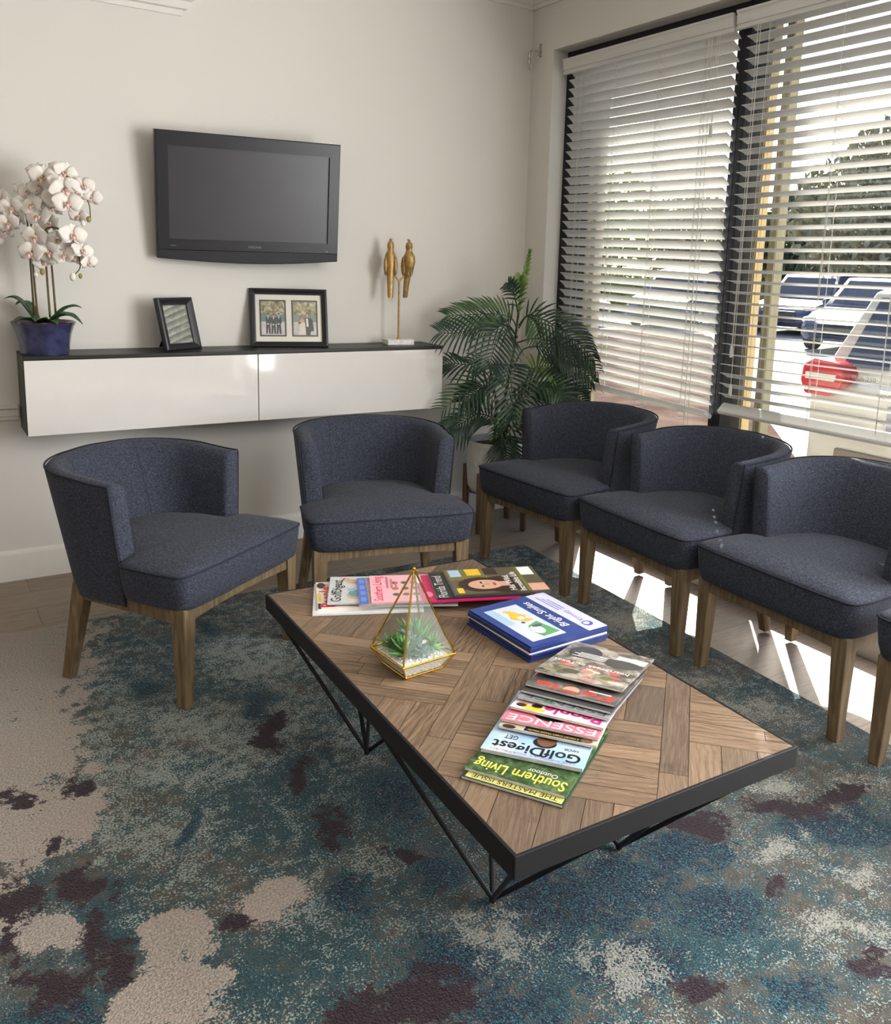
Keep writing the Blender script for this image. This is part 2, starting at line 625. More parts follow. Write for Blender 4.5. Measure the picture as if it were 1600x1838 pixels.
b1, T1 = blind('white slatted blind in the window nearest the room corner, left of the dark mullion', -0.238, -1.325, -0.268, -1.3225, 2.334, 2.2625, 0.0425, 35,
               lambda f: rad(36 + 6 * f), [-0.36, -0.62, -0.90, -1.17], 0.762, rad(30), -0.03, True)
b2, T2 = blind('white slatted blind with flatter slats, right of the dark mullion, white car behind it', -1.345, -2.44, -1.392, -2.43, 2.338, 2.272, 0.0425, 35,
               lambda f: rad(19 - 11 * f) if f < 0.93 else rad(24), [-1.50, -1.83, -2.12, -2.34], 0.772, rad(-42), 0.012, False)
for root, T, cy, zt, zt2 in ((b1, T1, -1.248, 1.90, None), (b2, T2, -1.452, 1.02, 0.86)):
    for k, z in enumerate([zt, zt2]):
        if z is None:
            continue
        mb = MB(); mb.M = T
        y = cy - 0.012 * k
        mb.tube([(0.026, y, 2.27), (0.025, y - 0.002, (2.27 + z) / 2), (0.026, y, z)], 0.0012, 5)
        if k == 0:
            mb.tube([(0.026, y - 0.012, 2.27), (0.025, y - 0.012, (2.27 + z) / 2), (0.026, y - 0.002, z)], 0.0012, 5)
        c = mb.build('pull_cord', CORD, root, smooth=40)
        mb = MB(); mb.M = T
        mb.lathe([(0.002, 0.022), (0.0055, 0.018), (0.007, 0.0), (0.008, -0.02), (0.006, -0.028)], 12, (0.026, y, z))
        mb.build('tassel', SLAT, c, smooth=40)
# two long lift cords that hang below the first blind
for dy in (0, -0.022):
    mb = MB(); mb.M = T1
    mb.tube([(0.024, -1.20 + dy, 2.27), (0.024, -1.215 + dy, 1.5), (0.024, -1.22 + dy, 0.55)], 0.0013, 5)
    mb.build('pull_cord', CORD, b1, smooth=40)
# ------------------------------------------------------------------ rug
RUG_BLOBS = [
('C', -2.54, -0.903, 0.133, -0.074, -0.018, -0.19),
('C', -2.556, -1.359, 0.104, -0.06, -0.02, -0.186),
('C', -2.538, -1.75, 0.082, -0.048, -0.016, -0.124),
('C', -2.628, -1.818, 0.069, -0.041, -0.01, -0.099),
('C', -2.606, -2.188, 0.066, -0.04, -0.008, -0.061),
('C', -2.657, -2.013, 0.047, -0.028, -0.008, -0.083),
('C', -2.406, -2.325, 0.07, -0.042, -0.019, -0.078),
('C', -2.43, -2.466, 0.069, -0.042, -0.017, -0.066),
('C', -2.196, -2.307, 0.048, -0.029, -0.018, -0.051),
('C', -2.501, -2.437, 0.034, -0.021, -0.012, -0.058),
('G', -2.402, -1.695, 0.084, -0.049, -0.027, -0.145),
('G', -2.415, -1.897, 0.067, -0.039, -0.02, -0.103),
('G', -2.405, -1.479, 0.065, -0.037, -0.024, -0.142),
('G', -1.958, -2.326, 0.07, -0.041, -0.032, -0.064),
('G', -2.244, -1.728, 0.149, -0.087, -0.037, -0.146),
('G', -2.064, -1.572, 0.206, -0.118, -0.052, -0.17),
('G', -1.902, -1.166, 0.193, -0.108, -0.061, -0.192),
('G', -1.799, -1.828, 0.081, -0.046, -0.068, -0.149),
('G', -2.128, -2.385, 0.04, -0.024, -0.018, -0.044),
('G', -2.314, -2.004, 0.077, -0.045, -0.024, -0.097),
('P', -2.611, -1.642, 0.052, -0.03, -0.004, -0.045),
('P', -2.492, -1.643, 0.022, -0.013, -0.008, -0.056),
('P', -2.532, -2.037, 0.045, -0.027, -0.011, -0.072),
('P', -2.638, -2.024, 0.049, -0.029, -0.008, -0.079),
('P', -2.515, -2.225, 0.028, -0.017, -0.013, -0.075),
('P', -2.673, -2.181, 0.023, -0.014, -0.005, -0.053),
('P', -2.58, -1.893, 0.023, -0.014, -0.003, -0.029),
('P', -2.505, -1.936, 0.019, -0.011, -0.003, -0.02),
('P', -2.631, -2.315, 0.043, -0.026, -0.006, -0.047),
('P', -2.529, -2.331, 0.044, -0.027, -0.007, -0.041),
('P', -1.992, -1.648, 0.03, -0.017, -0.029, -0.084),
('P', -1.998, -1.901, 0.031, -0.018, -0.031, -0.081),
('P', -2.006, -2.125, 0.051, -0.03, -0.028, -0.067),
('P', -1.882, -2.316, 0.033, -0.019, -0.018, -0.034),
('P', -2.266, -2.339, 0.039, -0.023, -0.008, -0.024),
('P', -2.076, -2.68, 0.079, -0.048, -0.034, -0.063),
('P', -2.174, -2.65, 0.051, -0.031, -0.02, -0.043),
('P', -0.978, -2.664, 0.087, -0.051, -0.048, -0.037),
('P', -1.249, -2.832, 0.034, -0.021, -0.026, -0.021),
('P', -1.58, -2.966, 0.054, -0.033, -0.017, -0.016),
('P', -1.269, -3.084, 0.033, -0.02, -0.031, -0.021),
('P', -1.252, -2.593, 0.071, -0.042, -0.039, -0.038),
('P', -0.817, -2.703, 0.077, -0.045, -0.042, -0.03),
('P', -0.892, -2.417, 0.055, -0.032, -0.031, -0.027),
('N', -2.069, -2.363, 0.041, -0.024, -0.039, -0.089),
('N', -1.811, -2.123, 0.073, -0.042, -0.051, -0.099),
('N', -1.871, -2.399, 0.053, -0.032, -0.035, -0.061),
('N', -2.238, -1.244, 0.058, -0.033, -0.015, -0.071),
('N', -1.952, -0.88, 0.034, -0.019, -0.026, -0.093),
('N', -1.979, -1.51, 0.028, -0.016, -0.041, -0.123),
('N', -2.298, -1.99, 0.024, -0.014, -0.021, -0.08),
('N', -1.699, -2.623, 0.143, -0.086, -0.066, -0.087),
('N', -1.519, -2.65, 0.129, -0.076, -0.069, -0.077),
('N', -1.335, -2.673, 0.112, -0.066, -0.055, -0.053),
('N', -1.978, -2.632, 0.111, -0.067, -0.04, -0.069),
('N', -1.651, -2.829, 0.133, -0.08, -0.055, -0.06),
('N', -1.415, -2.83, 0.102, -0.061, -0.06, -0.054),
('N', -2.612, -2.383, 0.092, -0.056, -0.007, -0.05),
('N', -1.899, -2.802, 0.132, -0.08, -0.035, -0.048),
('N', -0.944, -2.762, 0.146, -0.086, -0.074, -0.053),
('N', -0.399, -2.487, 0.092, -0.052, -0.075, -0.05),
('N', -1.434, -3.054, 0.073, -0.044, -0.043, -0.033),
('T', -2.19, -1.098, 0.123, -0.069, -0.033, -0.154),
('T', -1.99, -1.211, 0.093, -0.052, -0.054, -0.184),
('T', -2.162, -1.89, 0.12, -0.07, -0.04, -0.131),
('T', -2.067, -2.026, 0.105, -0.062, -0.052, -0.139),
('T', -1.931, -2.052, 0.12, -0.07, -0.062, -0.14),
('T', -2.483, -2.192, 0.058, -0.034, -0.018, -0.093),
('T', -2.198, -2.499, 0.101, -0.061, -0.03, -0.074),
('T', -2.324, -2.486, 0.053, -0.032, -0.023, -0.073),
('T', -1.791, -2.744, 0.094, -0.057, -0.041, -0.054),
('T', -1.486, -2.895, 0.078, -0.047, -0.054, -0.049),
('T', -1.748, -1.717, 0.085, -0.048, -0.075, -0.163),
('T', -0.522, -0.83, 0.113, -0.059, -0.059, -0.084),
('T', -0.523, -1.694, 0.074, -0.041, -0.042, -0.044),
('T', -0.446, -2.257, 0.13, -0.073, -0.05, -0.039),
('L', -1.238, -2.973, 0.071, -0.043, -0.04, -0.029),
('L', -0.791, -2.676, 0.078, -0.046, -0.048, -0.034),
('L', -1.059, -2.881, 0.045, -0.027, -0.033, -0.023),
('L', -1.698, -2.767, 0.057, -0.035, -0.02, -0.024),
('L', -1.864, -2.616, 0.058, -0.035, -0.032, -0.049),
('L', -1.688, -2.839, 0.056, -0.034, -0.036, -0.04),
('L', -0.708, -2.233, 0.108, -0.061, -0.053, -0.047),
('L', -0.924, -2.54, 0.079, -0.046, -0.046, -0.038),
('L', -1.538, -2.412, 0.07, -0.041, -0.032, -0.042),
('L', -1.134, -2.747, 0.046, -0.027, -0.029, -0.024),
('L', -0.556, -1.199, 0.124, -0.067, -0.061, -0.078),
('L', -0.584, -1.513, 0.096, -0.052, -0.056, -0.065),
('L', -0.693, -2.03, 0.065, -0.037, -0.046, -0.045)
]
def m_rug():
    k = NT('abstract_rug', 0.95, 0.1)
    co = k.coord()
    a1 = k.sep(k.attr('rug_a'))
    a2 = k.sep(k.attr('rug_b'))
    big = k.noise(co, 4.5, 6, 0.65)
    med = k.noise(k.mapping(co, loc=(3, 1, 0)), 22.0, 7, 0.78)
    med2 = k.noise(k.mapping(co, loc=(9, 5, 2)), 30.0, 7, 0.8)
    fin = k.noise(co, 200, 2, 0.6)
    fin2 = k.noise(k.mapping(co, loc=(7, 2, 5)), 230, 2, 0.6)
    def mask(field, amp_b, amp_m, amp_f, f=fin, m=med, thr=0.5, soft=0.04):
        v = k.math('ADD', field, k.math('MULTIPLY', k.math('SUBTRACT', big, 0.5), amp_b))
        v = k.math('ADD', v, k.math('MULTIPLY', k.math('SUBTRACT', m, 0.5), amp_m))
        v = k.math('ADD', v, k.math('MULTIPLY', k.math('SUBTRACT', f, 0.5), amp_f))
        return k.step(v, thr - soft, thr + soft)
    v2 = k.noise(k.mapping(co, loc=(11, 4, 1)), 9, 7, 0.75)
    grey = k.ramp(k.noise(co, 30, 3), [(0.3, rgb(64, 61, 56)), (0.7, rgb(94, 89, 82))])
    teal = k.ramp(fin2, [(0.35, rgb(28, 50, 58)), (0.65, rgb(54, 84, 90))])
    tt = k.math('ADD', v2, k.math('MULTIPLY', k.math('SUBTRACT', fin2, 0.5), 0.7))
    tt = k.math('ADD', tt, k.math('MULTIPLY', a2[0], 0.18))
    c = k.mix(k.step(tt, 0.48, 0.56), grey, teal)
    # pale flecks
    lt = k.ramp(fin, [(0.35, rgb(112, 122, 120)), (0.65, rgb(156, 162, 155))])
    c = k.mix(mask(k.math('MULTIPLY_ADD', a2[1], 0.32, 0.225), 0.8, 2.0, 1.7, fin, med2), c, lt)
    # blue-black areas flecked with bright teal
    nav = k.ramp(k.math('ADD', k.math('MULTIPLY', fin2, 0.75), k.math('MULTIPLY', med2, 0.25)), [(0.42, rgb(26, 24, 38)), (0.48, rgb(26, 38, 62)), (0.53, rgb(32, 58, 70)), (0.58, rgb(46, 90, 98)), (0.66, rgb(72, 114, 116))])
    c = k.mix(mask(k.math('MULTIPLY', a1[2], 0.85), 0.8, 2.4, 1.0, fin2, med2), c, nav)
    aq = k.ramp(fin2, [(0.35, rgb(112, 115, 110)), (0.65, rgb(160, 159, 150))])
    c = k.mix(mask(k.math('MULTIPLY', a2[2], 0.72), 0.8, 2.8, 2.2), c, aq)
    plum = k.ramp(fin2, [(0.35, rgb(32, 23, 32)), (0.65, rgb(56, 42, 48))])
    crm = k.ramp(fin, [(0.34, rgb(132, 123, 115)), (0.5, rgb(157, 148, 139)), (0.66, rgb(180, 171, 161))])
    crm = k.mix(k.math('MULTIPLY', k.step(big, 0.45, 0.62), 0.28), crm, rgb(168, 146, 139))
    c = k.mix(mask(a1[0], 0.35, 1.5, 0.45), c, crm)
    c = k.mix(mask(k.math('MULTIPLY', a1[1], 0.92), 0.3, 2.4, 0.5, fin2, med2, 0.52), c, plum)
    k.base(c)
    k.b.inputs['Sheen Weight'].default_value = 0.1
    k.bump(k.math('ADD', fin, k.math('MULTIPLY', med, 0.6)), 0.9, 0.006)
    return k.m

def make_rug():
    rc = Vector((-0.369, -0.615))          # corner near the palm
    ex = Vector((-1.0, 0.012)).normalized()
    ey = Vector((-0.056, -1.0)).normalized()
    W_, L_ = 3.05, 3.66
    nx, ny = 168, 200
    mb = MB()
    idx = {}
    fa, fb = [], []
    inv = []
    for (kd, ox, oy, ax, ay, bx, by) in RUG_BLOBS:
        det = ax * by - ay * bx
        inv.append((kd, ox, oy, by / det, -bx / det, -ay / det, ax / det))
    rr = random.Random(3)
    for j in range(ny + 1):
        for i in range(nx + 1):
            p = rc + ex * (W_ * i / nx) + ey * (L_ * j / ny)
            idx[i, j] = mb.vert((p.x, p.y, 0.010 + 0.0006 * sin(i * 1.7) * sin(j * 1.3)))
            F = dict(C=0.0, P=0.0, N=0.0, T=0.0, L=0.0, G=0.0)
            wv = noise.noise_vector(Vector((p.x * 5, p.y * 5, 0.3))) * 0.055 + noise.noise_vector(Vector((p.x * 14, p.y * 14, 1.7))) * 0.035 + noise.noise_vector(Vector((p.x * 34, p.y * 34, 4.1))) * 0.018
            for (kd, ox, oy, a, b, c_, d_) in inv:
                dx, dy = p.x + wv.x - ox, p.y + wv.y - oy
                u = a * dx + b * dy
                v = c_ * dx + d_ * dy
                q = u * u + v * v
                if q < 6:
                    F[kd] = max(F[kd], math.exp(-0.62 * q))
            if p.x < -2.2 and p.y > -1.9 and F['C'] < 0.7:
                F['C'] = max(F['C'], min(0.72, 0.5 + (-2.40 + (p.y + 1.2) * 0.22 - p.x + wv.x * 2.0) * 2.6))
            L2 = max(F['G'], 0.45 if p.y > -1.7 else 0.25)
            fa.append((F['C'], F['P'], F['N']))
            fb.append((F['T'], L2, F['L']))
    for j in range(ny):
        for i in range(nx):
            mb.face([idx[i, j], idx[i, j + 1], idx[i + 1, j + 1], idx[i + 1, j]])
    # hanging edge of the pile
    border = [(i, 0) for i in range(nx)] + [(nx, j) for j in range(ny)] + [(i, ny) for i in range(nx, 0, -1)] + [(0, j) for j in range(ny, 0, -1)]
    low = {}
    for b in border:
        v = mb.v[idx[b]]
        low[b] = mb.vert((v[0], v[1], 0.0005))
        fa.append(fa[idx[b]]); fb.append(fb[idx[b]])
    for a, b in zip(border, border[1:] + border[:1]):
        mb.face([idx[a], idx[b], low[b], low[a]])
    o = mb.build('area_rug', m_rug(), smooth=60)
    for nm, dat in (('rug_a', fa), ('rug_b', fb)):
        at = o.data.attributes.new(nm, 'FLOAT_COLOR', 'POINT')
        for k, v in enumerate(dat):
            at.data[k].color = (v[0], v[1], v[2], 1)
    return tag(o, 'large abstract rug in cream, teal, navy and plum under the coffee table', 'rug')
make_rug()

# ------------------------------------------------------------------ barrel chairs
def lerp(a, b, t):
    return a + (b - a) * t

def shell_plan(f, n=56):
    # outer plan of the wrap-around back at height fraction f (0 bottom, 1 top), from the left arm front round the back
    a = lerp(0.268, 0.302, f)
    y0 = lerp(0.222, 0.238, f)
    y1 = lerp(0.515, 0.618, f)
    r = lerp(0.17, 0.225, f)
    pts = []
    seg = [((-a, y0), (-a, y1 - r))]
    for k in range(11):
        t = k / 10
        pts.append((-a, lerp(y0, y1 - r, t)))
    for k in range(1, 13):
        t = pi - (pi / 2) * k / 12
        pts.append((-a + r + r * cos(t), y1 - r + r * sin(t)))
    m = 10
    for k in range(1, m):
        t = k / m
        x = lerp(-a + r, a - r, t)
        pts.append((x, y1 + 0.006 * sin(pi * t)))
    for k in range(0, 12):
        t = pi / 2 - (pi / 2) * k / 12
        pts.append((a - r + r * cos(t), y1 - r + r * sin(t)))
    for k in range(11):
        t = k / 10
        pts.append((a, lerp(y1 - r, y0, t)))
    return pts

def offset_in(pts, d):
    out = []
    n = len(pts)
    for i, p in enumerate(pts):
        q0 = pts[max(i - 1, 0)]
        q1 = pts[min(i + 1, n - 1)]
        tx, ty = q1[0] - q0[0], q1[1] - q0[1]
        l = math.hypot(tx, ty) or 1
        out.append((p[0] + ty / l * d, p[1] - tx / l * d))
    return out

def make_chair(label):
    root = thing('barrel_chair', label, 'chair', group='slate blue barrel chairs around the coffee table')
    ZB = 0.285
    def ztop(i, n):
        # arms a little lower than the back
        t = i / (n - 1.0)
        s = 0.5 - 0.5 * cos(2 * pi * t)
        return 0.670 + 0.031 * s ** 0.8
    lv = [0, 0.12, 0.3, 0.5, 0.7, 0.88, 0.97]
    outer = [shell_plan(f) for f in lv]
    n = len(outer[0])
    TH = 0.062
    rows = []
    for f, pl in zip(lv, outer):
        rows.append([(p[0], p[1], lerp(ZB, ztop(i, n), f)) for i, p in enumerate(pl)])
    top = shell_plan(1.0)
    o1 = offset_in(top, 0.010)
    o2 = offset_in(top, TH * 0.5)
    o3 = offset_in(top, TH - 0.012)
    rows.append([(p[0], p[1], ztop(i, n) - 0.002) for i, p in enumerate(o1)])
    rows.append([(p[0], p[1], ztop(i, n) + 0.003) for i, p in enumerate(o2)])
    rows.append([(p[0], p[1], ztop(i, n) - 0.003) for i, p in enumerate(o3)])
    inner_lv = [0.95, 0.7, 0.5, 0.32]
    for f in inner_lv:
        pl = offset_in(shell_plan(f), TH + 0.004 * sin(pi * f))
        rows.append([(p[0], p[1], lerp(ZB, ztop(i, n), f)) for i, p in enumerate(pl)])
    rows.append([(p[0], p[1], ZB) for p in offset_in(shell_plan(0.0), TH)])
    mb = MB()
    g = [[mb.vert(p) for p in r] for r in rows]
    K = len(g)
    for k in range(K):
        k2 = (k + 1) % K
        for i in range(n - 1):
            mb.face([g[k][i], g[k][i + 1], g[k2][i + 1], g[k2][i]])
    for i in (0, n - 1):
        # upholstered arm fronts: slightly bulged
        P_ = [Vector(r[i]) for r in rows]
        c = sum(P_, Vector()) / len(P_)
        ring2 = []
        for p in P_:
            q = p.lerp(c, 0.18)
            q.y -= 0.006
            q.z = p.z + (c.z - p.z) * 0.05
            ring2.append(mb.vert(q))
        ids = [g[k][i] for k in range(K)]
        for k in range(K):
            k2 = (k + 1) % K
            mb.face([ids[k], ids[k2], ring2[k2], ring2[k]])
        mb.face(ring2)
    back = mb.build('backrest', FABRIC, root, smooth=50)
    mb = MB()
    edge = [(p[0], p[1], z) for p, z in [((rows[6][i][0], rows[6][i][1]), rows[6][i][2] + 0.010) for i in range(n)]]
    lft = [(rows[k][0][0] - 0.001, rows[k][0][1] - 0.002, rows[k][0][2]) for k in range(0, 7)]
    rgt = [(rows[k][-1][0] + 0.001, rows[k][-1][1] - 0.002, rows[k][-1][2]) for k in range(6, -1, -1)]
    mb.tube(lft + edge + rgt, 0.0032, 6)
    # two seams on the inside of the back
    for i in (19, n - 20):
        pts = []
        for k in range(9, len(rows) - 1):
            p = rows[k][i]
            pl = Vector((0 - p[0], 0.25 - p[1], 0)).normalized() * 0.0001
            pts.append((p[0] + pl.x, p[1] + pl.y, p[2]))
        mb.tube(pts, 0.0010, 5)
    mb.build('piping', PIPING, back, smooth=60)
    # T-shaped seat cushion
    half = [(0.0, -0.032), (0.12, -0.033), (0.22, -0.031), (0.283, -0.026), (0.300, -0.014), (0.307, 0.01), (0.310, 0.06), (0.308, 0.12), (0.303, 0.200), (0.290, 0.218), (0.262, 0.224), (0.240, 0.236), (0.234, 0.27), (0.228, 0.36), (0.19, 0.45), (0.13, 0.50), (0.06, 0.515), (0.0, 0.517)]
    outl = half + [(-x, y) for x, y in reversed(half[1:-1])]
    cx, cy = 0.0, 0.13
    def ring_at(s, z, dome=0.0):
        return [(cx + (x - cx) * s, cy + (y - cy) * s, z + (dome)) for x, y in outl]
    layers = [ring_at(0.90, 0.312), ring_at(0.945, 0.318), ring_at(0.975, 0.350), ring_at(0.995, 0.400), ring_at(1.0, 0.424), ring_at(0.992, 0.432), ring_at(0.95, 0.438), ring_at(0.8, 0.448), ring_at(0.55, 0.456), ring_at(0.25, 0.459)]
    mb = MB()
    g = [[mb.vert(p) for p in r] for r in layers]
    m = len(outl)
    for k in range(len(g) - 1):
        for i in range(m):
            j = (i + 1) % m
            mb.face([g[k][i], g[k][j], g[k + 1][j], g[k + 1][i]])
    mb.face(g[0][::-1])
    mb.face(g[-1])
    seat = mb.build('seat', FABRIC, root, smooth=50)
    mb = MB()
    fr = [p for p in layers[4]]
    k0 = 12
    front = [fr[i % m] for i in range(-k0, k0 + 1)]
    mb.tube([(x * 1.002, cy + (y - cy) * 1.004, z + 0.004) for x, y, z in front], 0.0032, 6)
    mb.build('piping', PIPING, seat, smooth=60)
    # timber seat frame
    mb = MB()
    zt = 0.320
    arch = []
    N = 12
    for k in range(N + 1):
        x = lerp(-0.262, 0.262, k / N)
        arch.append((x, 0.272 + 0.010 * sin(pi * k / N)))
    poly = arch + [(0.262, zt), (-0.262, zt)]
    mb.sweep(poly, (0, -0.004, 0), (0, 0.020, 0), (1, 0, 0), (0, 0, 1))
    for s in (-1, 1):
        pts = [(s * 0.284, 0.0), (s * 0.262, 0.0), (s * 0.225, 0.44), (s * 0.247, 0.45)]
        mb.prism(pts if s < 0 else pts[::-1], 0.270, zt)
    mb.box((-0.240, 0.425, 0.270), (0.240, 0.450, zt))
    mb.build('seat_frame', DRIFT, root, smooth=0, bevel=0.002)
    for s in (-1, 1):
        mb = MB()
        t0, t1 = 0.052, 0.034
        x = s * 0.262
        xb = s * 0.269
        top_ = [(x - t0 / 2, -0.012), (x + t0 / 2, -0.012), (x + t0 / 2, -0.012 + t0), (x - t0 / 2, -0.012 + t0)]
        bot_ = [(xb - t1 / 2, -0.008), (xb + t1 / 2, -0.008), (xb + t1 / 2, -0.008 + t1), (xb - t1 / 2, -0.008 + t1)]
        mb.hexa([(a, b, 0.0) for a, b in bot_], [(a, b, zt) for a, b in top_])
        mb.build('leg', DRIFT, root, smooth=0, bevel=0.003)
        mb = MB()
        x, xb = s * 0.228, s * 0.262
        top_ = [(x - 0.022, 0.395), (x + 0.022, 0.395), (x + 0.022, 0.447), (x - 0.022, 0.447)]
        bot_ = [(xb - 0.015, 0.448), (xb + 0.015, 0.448), (xb + 0.015, 0.482), (xb - 0.015, 0.482)]
        mb.hexa([(a, b, 0.0) for a, b in bot_], [(a, b, zt) for a, b in top_])
        mb.build('leg', DRIFT, root, smooth=0, bevel=0.003)
    return root

CH = [
    (-1.934, -1.255, 35.85, 0.972, 'slate blue barrel chair at the left, before the left door of the white cabinet'),
    (-1.352, -1.162, -13.2, 0.972, 'slate blue barrel chair between the white cabinet and the far end of the table'),
    (-0.630, -0.962, -85.0, 1.0, 'slate blue barrel chair in the window row, beside the potted palm'),
    (-0.600, -1.600, -92.0, 1.0, 'slate blue barrel chair in the window row, second from the potted palm'),
    (-0.602, -2.240, -91, 1.0, 'slate blue barrel chair in the window row, third from the potted palm'),
    (-0.618, -2.915, -91, 1.0, 'slate blue barrel chair cut off by the right edge, only its left corner showing'),
]
proto = make_chair(CH[0][4])
for i, (x, y, a, zs_, lb) in enumerate(CH):
    o = proto if i == 0 else copy_tree(proto)
    # chairs stand partly on the rug; its pile is pressed flat under the feet
    o.location = (x, y, 0.0105)
    o.rotation_euler = (0, 0, rad(a))
    o.scale = (1, 1, zs_)
    o['label'] = lb
# ------------------------------------------------------------------ coffee table
TA = rad(-1.2)
TO = Vector((-1.997, -2.873, 0.0))
TW, TL, TZ = 0.692, 1.292, 0.390
TM = Matrix.Translation(TO) @ Matrix.Rotation(TA, 4, 'Z')

def m_parquet():
    k = NT('reclaimed_parquet', 0.5, 0.4)
    uv = k.coord('UV')
    tone = k.sep(k.attr('tone'))
    g = k.noise(k.mapping(uv, (3.0, 42, 1)), 3, 6, 0.62, 1.2)
    g2 = k.noise(k.mapping(uv, (7, 210, 1)), 2, 3, 0.6)
    wv = k.n('ShaderNodeTexWave', wave_type='BANDS', bands_direction='Y')
    k.put(wv.inputs['Vector'], uv)
    wv.inputs['Scale'].default_value = 22
    wv.inputs['Distortion'].default_value = 7
    wv.inputs['Detail'].default_value = 3
    wv.inputs['Detail Scale'].default_value = 0.6
    c = k.ramp(g, [(0.25, rgb(78, 60, 46)), (0.45, rgb(120, 97, 76)), (0.6, rgb(146, 123, 99)), (0.8, rgb(172, 149, 122))])
    c = k.mix(k.math('MULTIPLY', g2, 0.38), c, rgb(70, 50, 36))
    dk = k.math('MULTIPLY', k.step(wv.outputs['Fac'], 0.62, 0.95), k.math('MULTIPLY', tone[1], 0.6))
    c = k.mix(dk, c, rgb(62, 44, 32))
    c = k.mix(k.math('MULTIPLY', tone[0], 0.72), c, rgb(84, 73, 63))
    c = k.mix(k.math('MULTIPLY', tone[2], 0.35), c, rgb(176, 146, 116))
    st = k.noise(k.coord(), 9, 5, 0.7)
    c = k.mix(k.math('MULTIPLY', k.step(st, 0.56, 0.72), 0.45), c, rgb(66, 50, 38))
    k.base(c)
    k.rough(k.ramp(g2, [(0.3, (0.42, 0.42, 0.42, 1)), (0.7, (0.62, 0.62, 0.62, 1))]))
    k.bump(k.math('ADD', g2, k.math('MULTIPLY', g, 0.6)), 0.22, 0.003)
    return k.m

def clip(poly, x0, x1, y0, y1):
    def half(pts, f):
        out = []
        for a, b in zip(pts, pts[1:] + pts[:1]):
            fa, fb = f(a), f(b)
            if fa >= 0:
                out.append(a)
            if fa * fb < 0:
                t = fa / (fa - fb)
                out.append((a[0] + (b[0] - a[0]) * t, a[1] + (b[1] - a[1]) * t))
        return out
    for f in (lambda p: p[0] - x0, lambda p: x1 - p[0], lambda p: p[1] - y0, lambda p: y1 - p[1]):
        poly = half(poly, f)
        if len(poly) < 3:
            return []
    return poly

table = thing('coffee_table', 'low parquet-topped coffee table with black wire legs in the middle of the rug', 'table', TO, TA)
def parquet():
    rr = random.Random(12)
    planks = []          # (p0,p1,q0,q1, grain along 'p' or 'q'), p = x+y, q = y-x
    qb = [-1.04, -0.385, 0.275, 0.935, 1.595]
    pb = [-0.09, 0.272, 0.632, 0.945, 1.30, 1.66, 2.02]
    BW = 0.078
    for q in qb:
        cuts = [-0.2, 0.45, 1.15, 1.75, 2.3]
        for a, b in zip(cuts, cuts[1:]):
            planks.append((a, b, q, q + BW, 'p'))
    for qi in range(len(qb) - 1):
        q0, q1 = qb[qi] + BW, qb[qi + 1]
        for pi_ in range(len(pb) - 1):
            p0, p1 = pb[pi_], pb[pi_ + 1]
            planks.append((p0, p0 + 0.068, q0, q1, 'q'))
            a, b = p0 + 0.068, p1
            if (qi + pi_) % 2 == 0:
                m = 4
                cu = [a] + [a + (b - a) * (k + rr.uniform(-0.2, 0.2)) / m for k in range(1, m)] + [b]
                for c0, c1 in zip(cu, cu[1:]):
                    s = q0 + (q1 - q0) * rr.uniform(0.35, 0.65)
                    planks.append((c0, c1, q0, s, 'q'))
                    planks.append((c0, c1, s, q1, 'q'))
            else:
                m = 6
                cu = [q0] + [q0 + (q1 - q0) * (k + rr.uniform(-0.2, 0.2)) / m for k in range(1, m)] + [q1]
                for c0, c1 in zip(cu, cu[1:]):
                    planks.append((a, b, c0, c1, 'p'))
    mb = MB()
    tones = []
    e = 0.007
    gap = 0.0009
    for (p0, p1, q0, q1, gdir) in planks:
        p0 += gap; p1 -= gap; q0 += gap; q1 -= gap
        c = [((p - q) / 2, (p + q) / 2) for p, q in ((p0, q0), (p1, q0), (p1, q1), (p0, q1))]
        c = clip(c, e, TW - e, e, TL - e)
        if not c:
            continue
        ox, oy = rr.uniform(0, 20), rr.uniform(0, 20)
        sk = rr.uniform(-0.12, 0.12)
        uv = []
        for x, y in c:
            p, q = (x + y) / 1.414, (y - x) / 1.414
            u, v = (p, q) if gdir == 'p' else (q, p)
            uv.append((u + ox, v + sk * u + oy))
        area = sum(c[i][0] * c[(i + 1) % len(c)][1] - c[(i + 1) % len(c)][0] * c[i][1] for i in range(len(c)))
        if area < 0:
            c.reverse(); uv.reverse()
        mb.poly([(x, y, TZ) for x, y in c], uv)
        tones.append((rr.random() ** 1.5, rr.random(), rr.random() ** 2))
    # board underneath the planks
    nb = len(mb.f)
    mb.cur = 1
    mb.box((e - 0.002, e - 0.002, TZ - 0.030), (TW - e + 0.002, TL - e + 0.002, TZ - 0.0012))
    me_o = mb.build('tabletop', [m_parquet(), plain('dark_plank_gaps', rgb(48, 38, 30), 0.8)], table, smooth=0)
    at = me_o.data.attributes.new('tone', 'FLOAT_COLOR', 'FACE')
    for i, t in enumerate(tones):
        at.data[i].color = (t[0], t[1], t[2], 1)
    for i in range(len(tones), len(me_o.data.polygons)):
        at.data[i].color = (0.5, 0, 0, 1)
parquet()
mb = MB()
zt, zb = TZ + 0.0008, TZ - 0.044
t = 0.006
for lo, hi in (((0, 0), (TW, t)), ((0, TL - t), (TW, TL)), ((0, t), (t, TL - t)), ((TW - t, t), (TW, TL - t))):
    mb.box((lo[0], lo[1], zb), (hi[0], hi[1], zt))
mb.build('edge_band', BLACKMETAL, table, smooth=0, bevel=0.001)
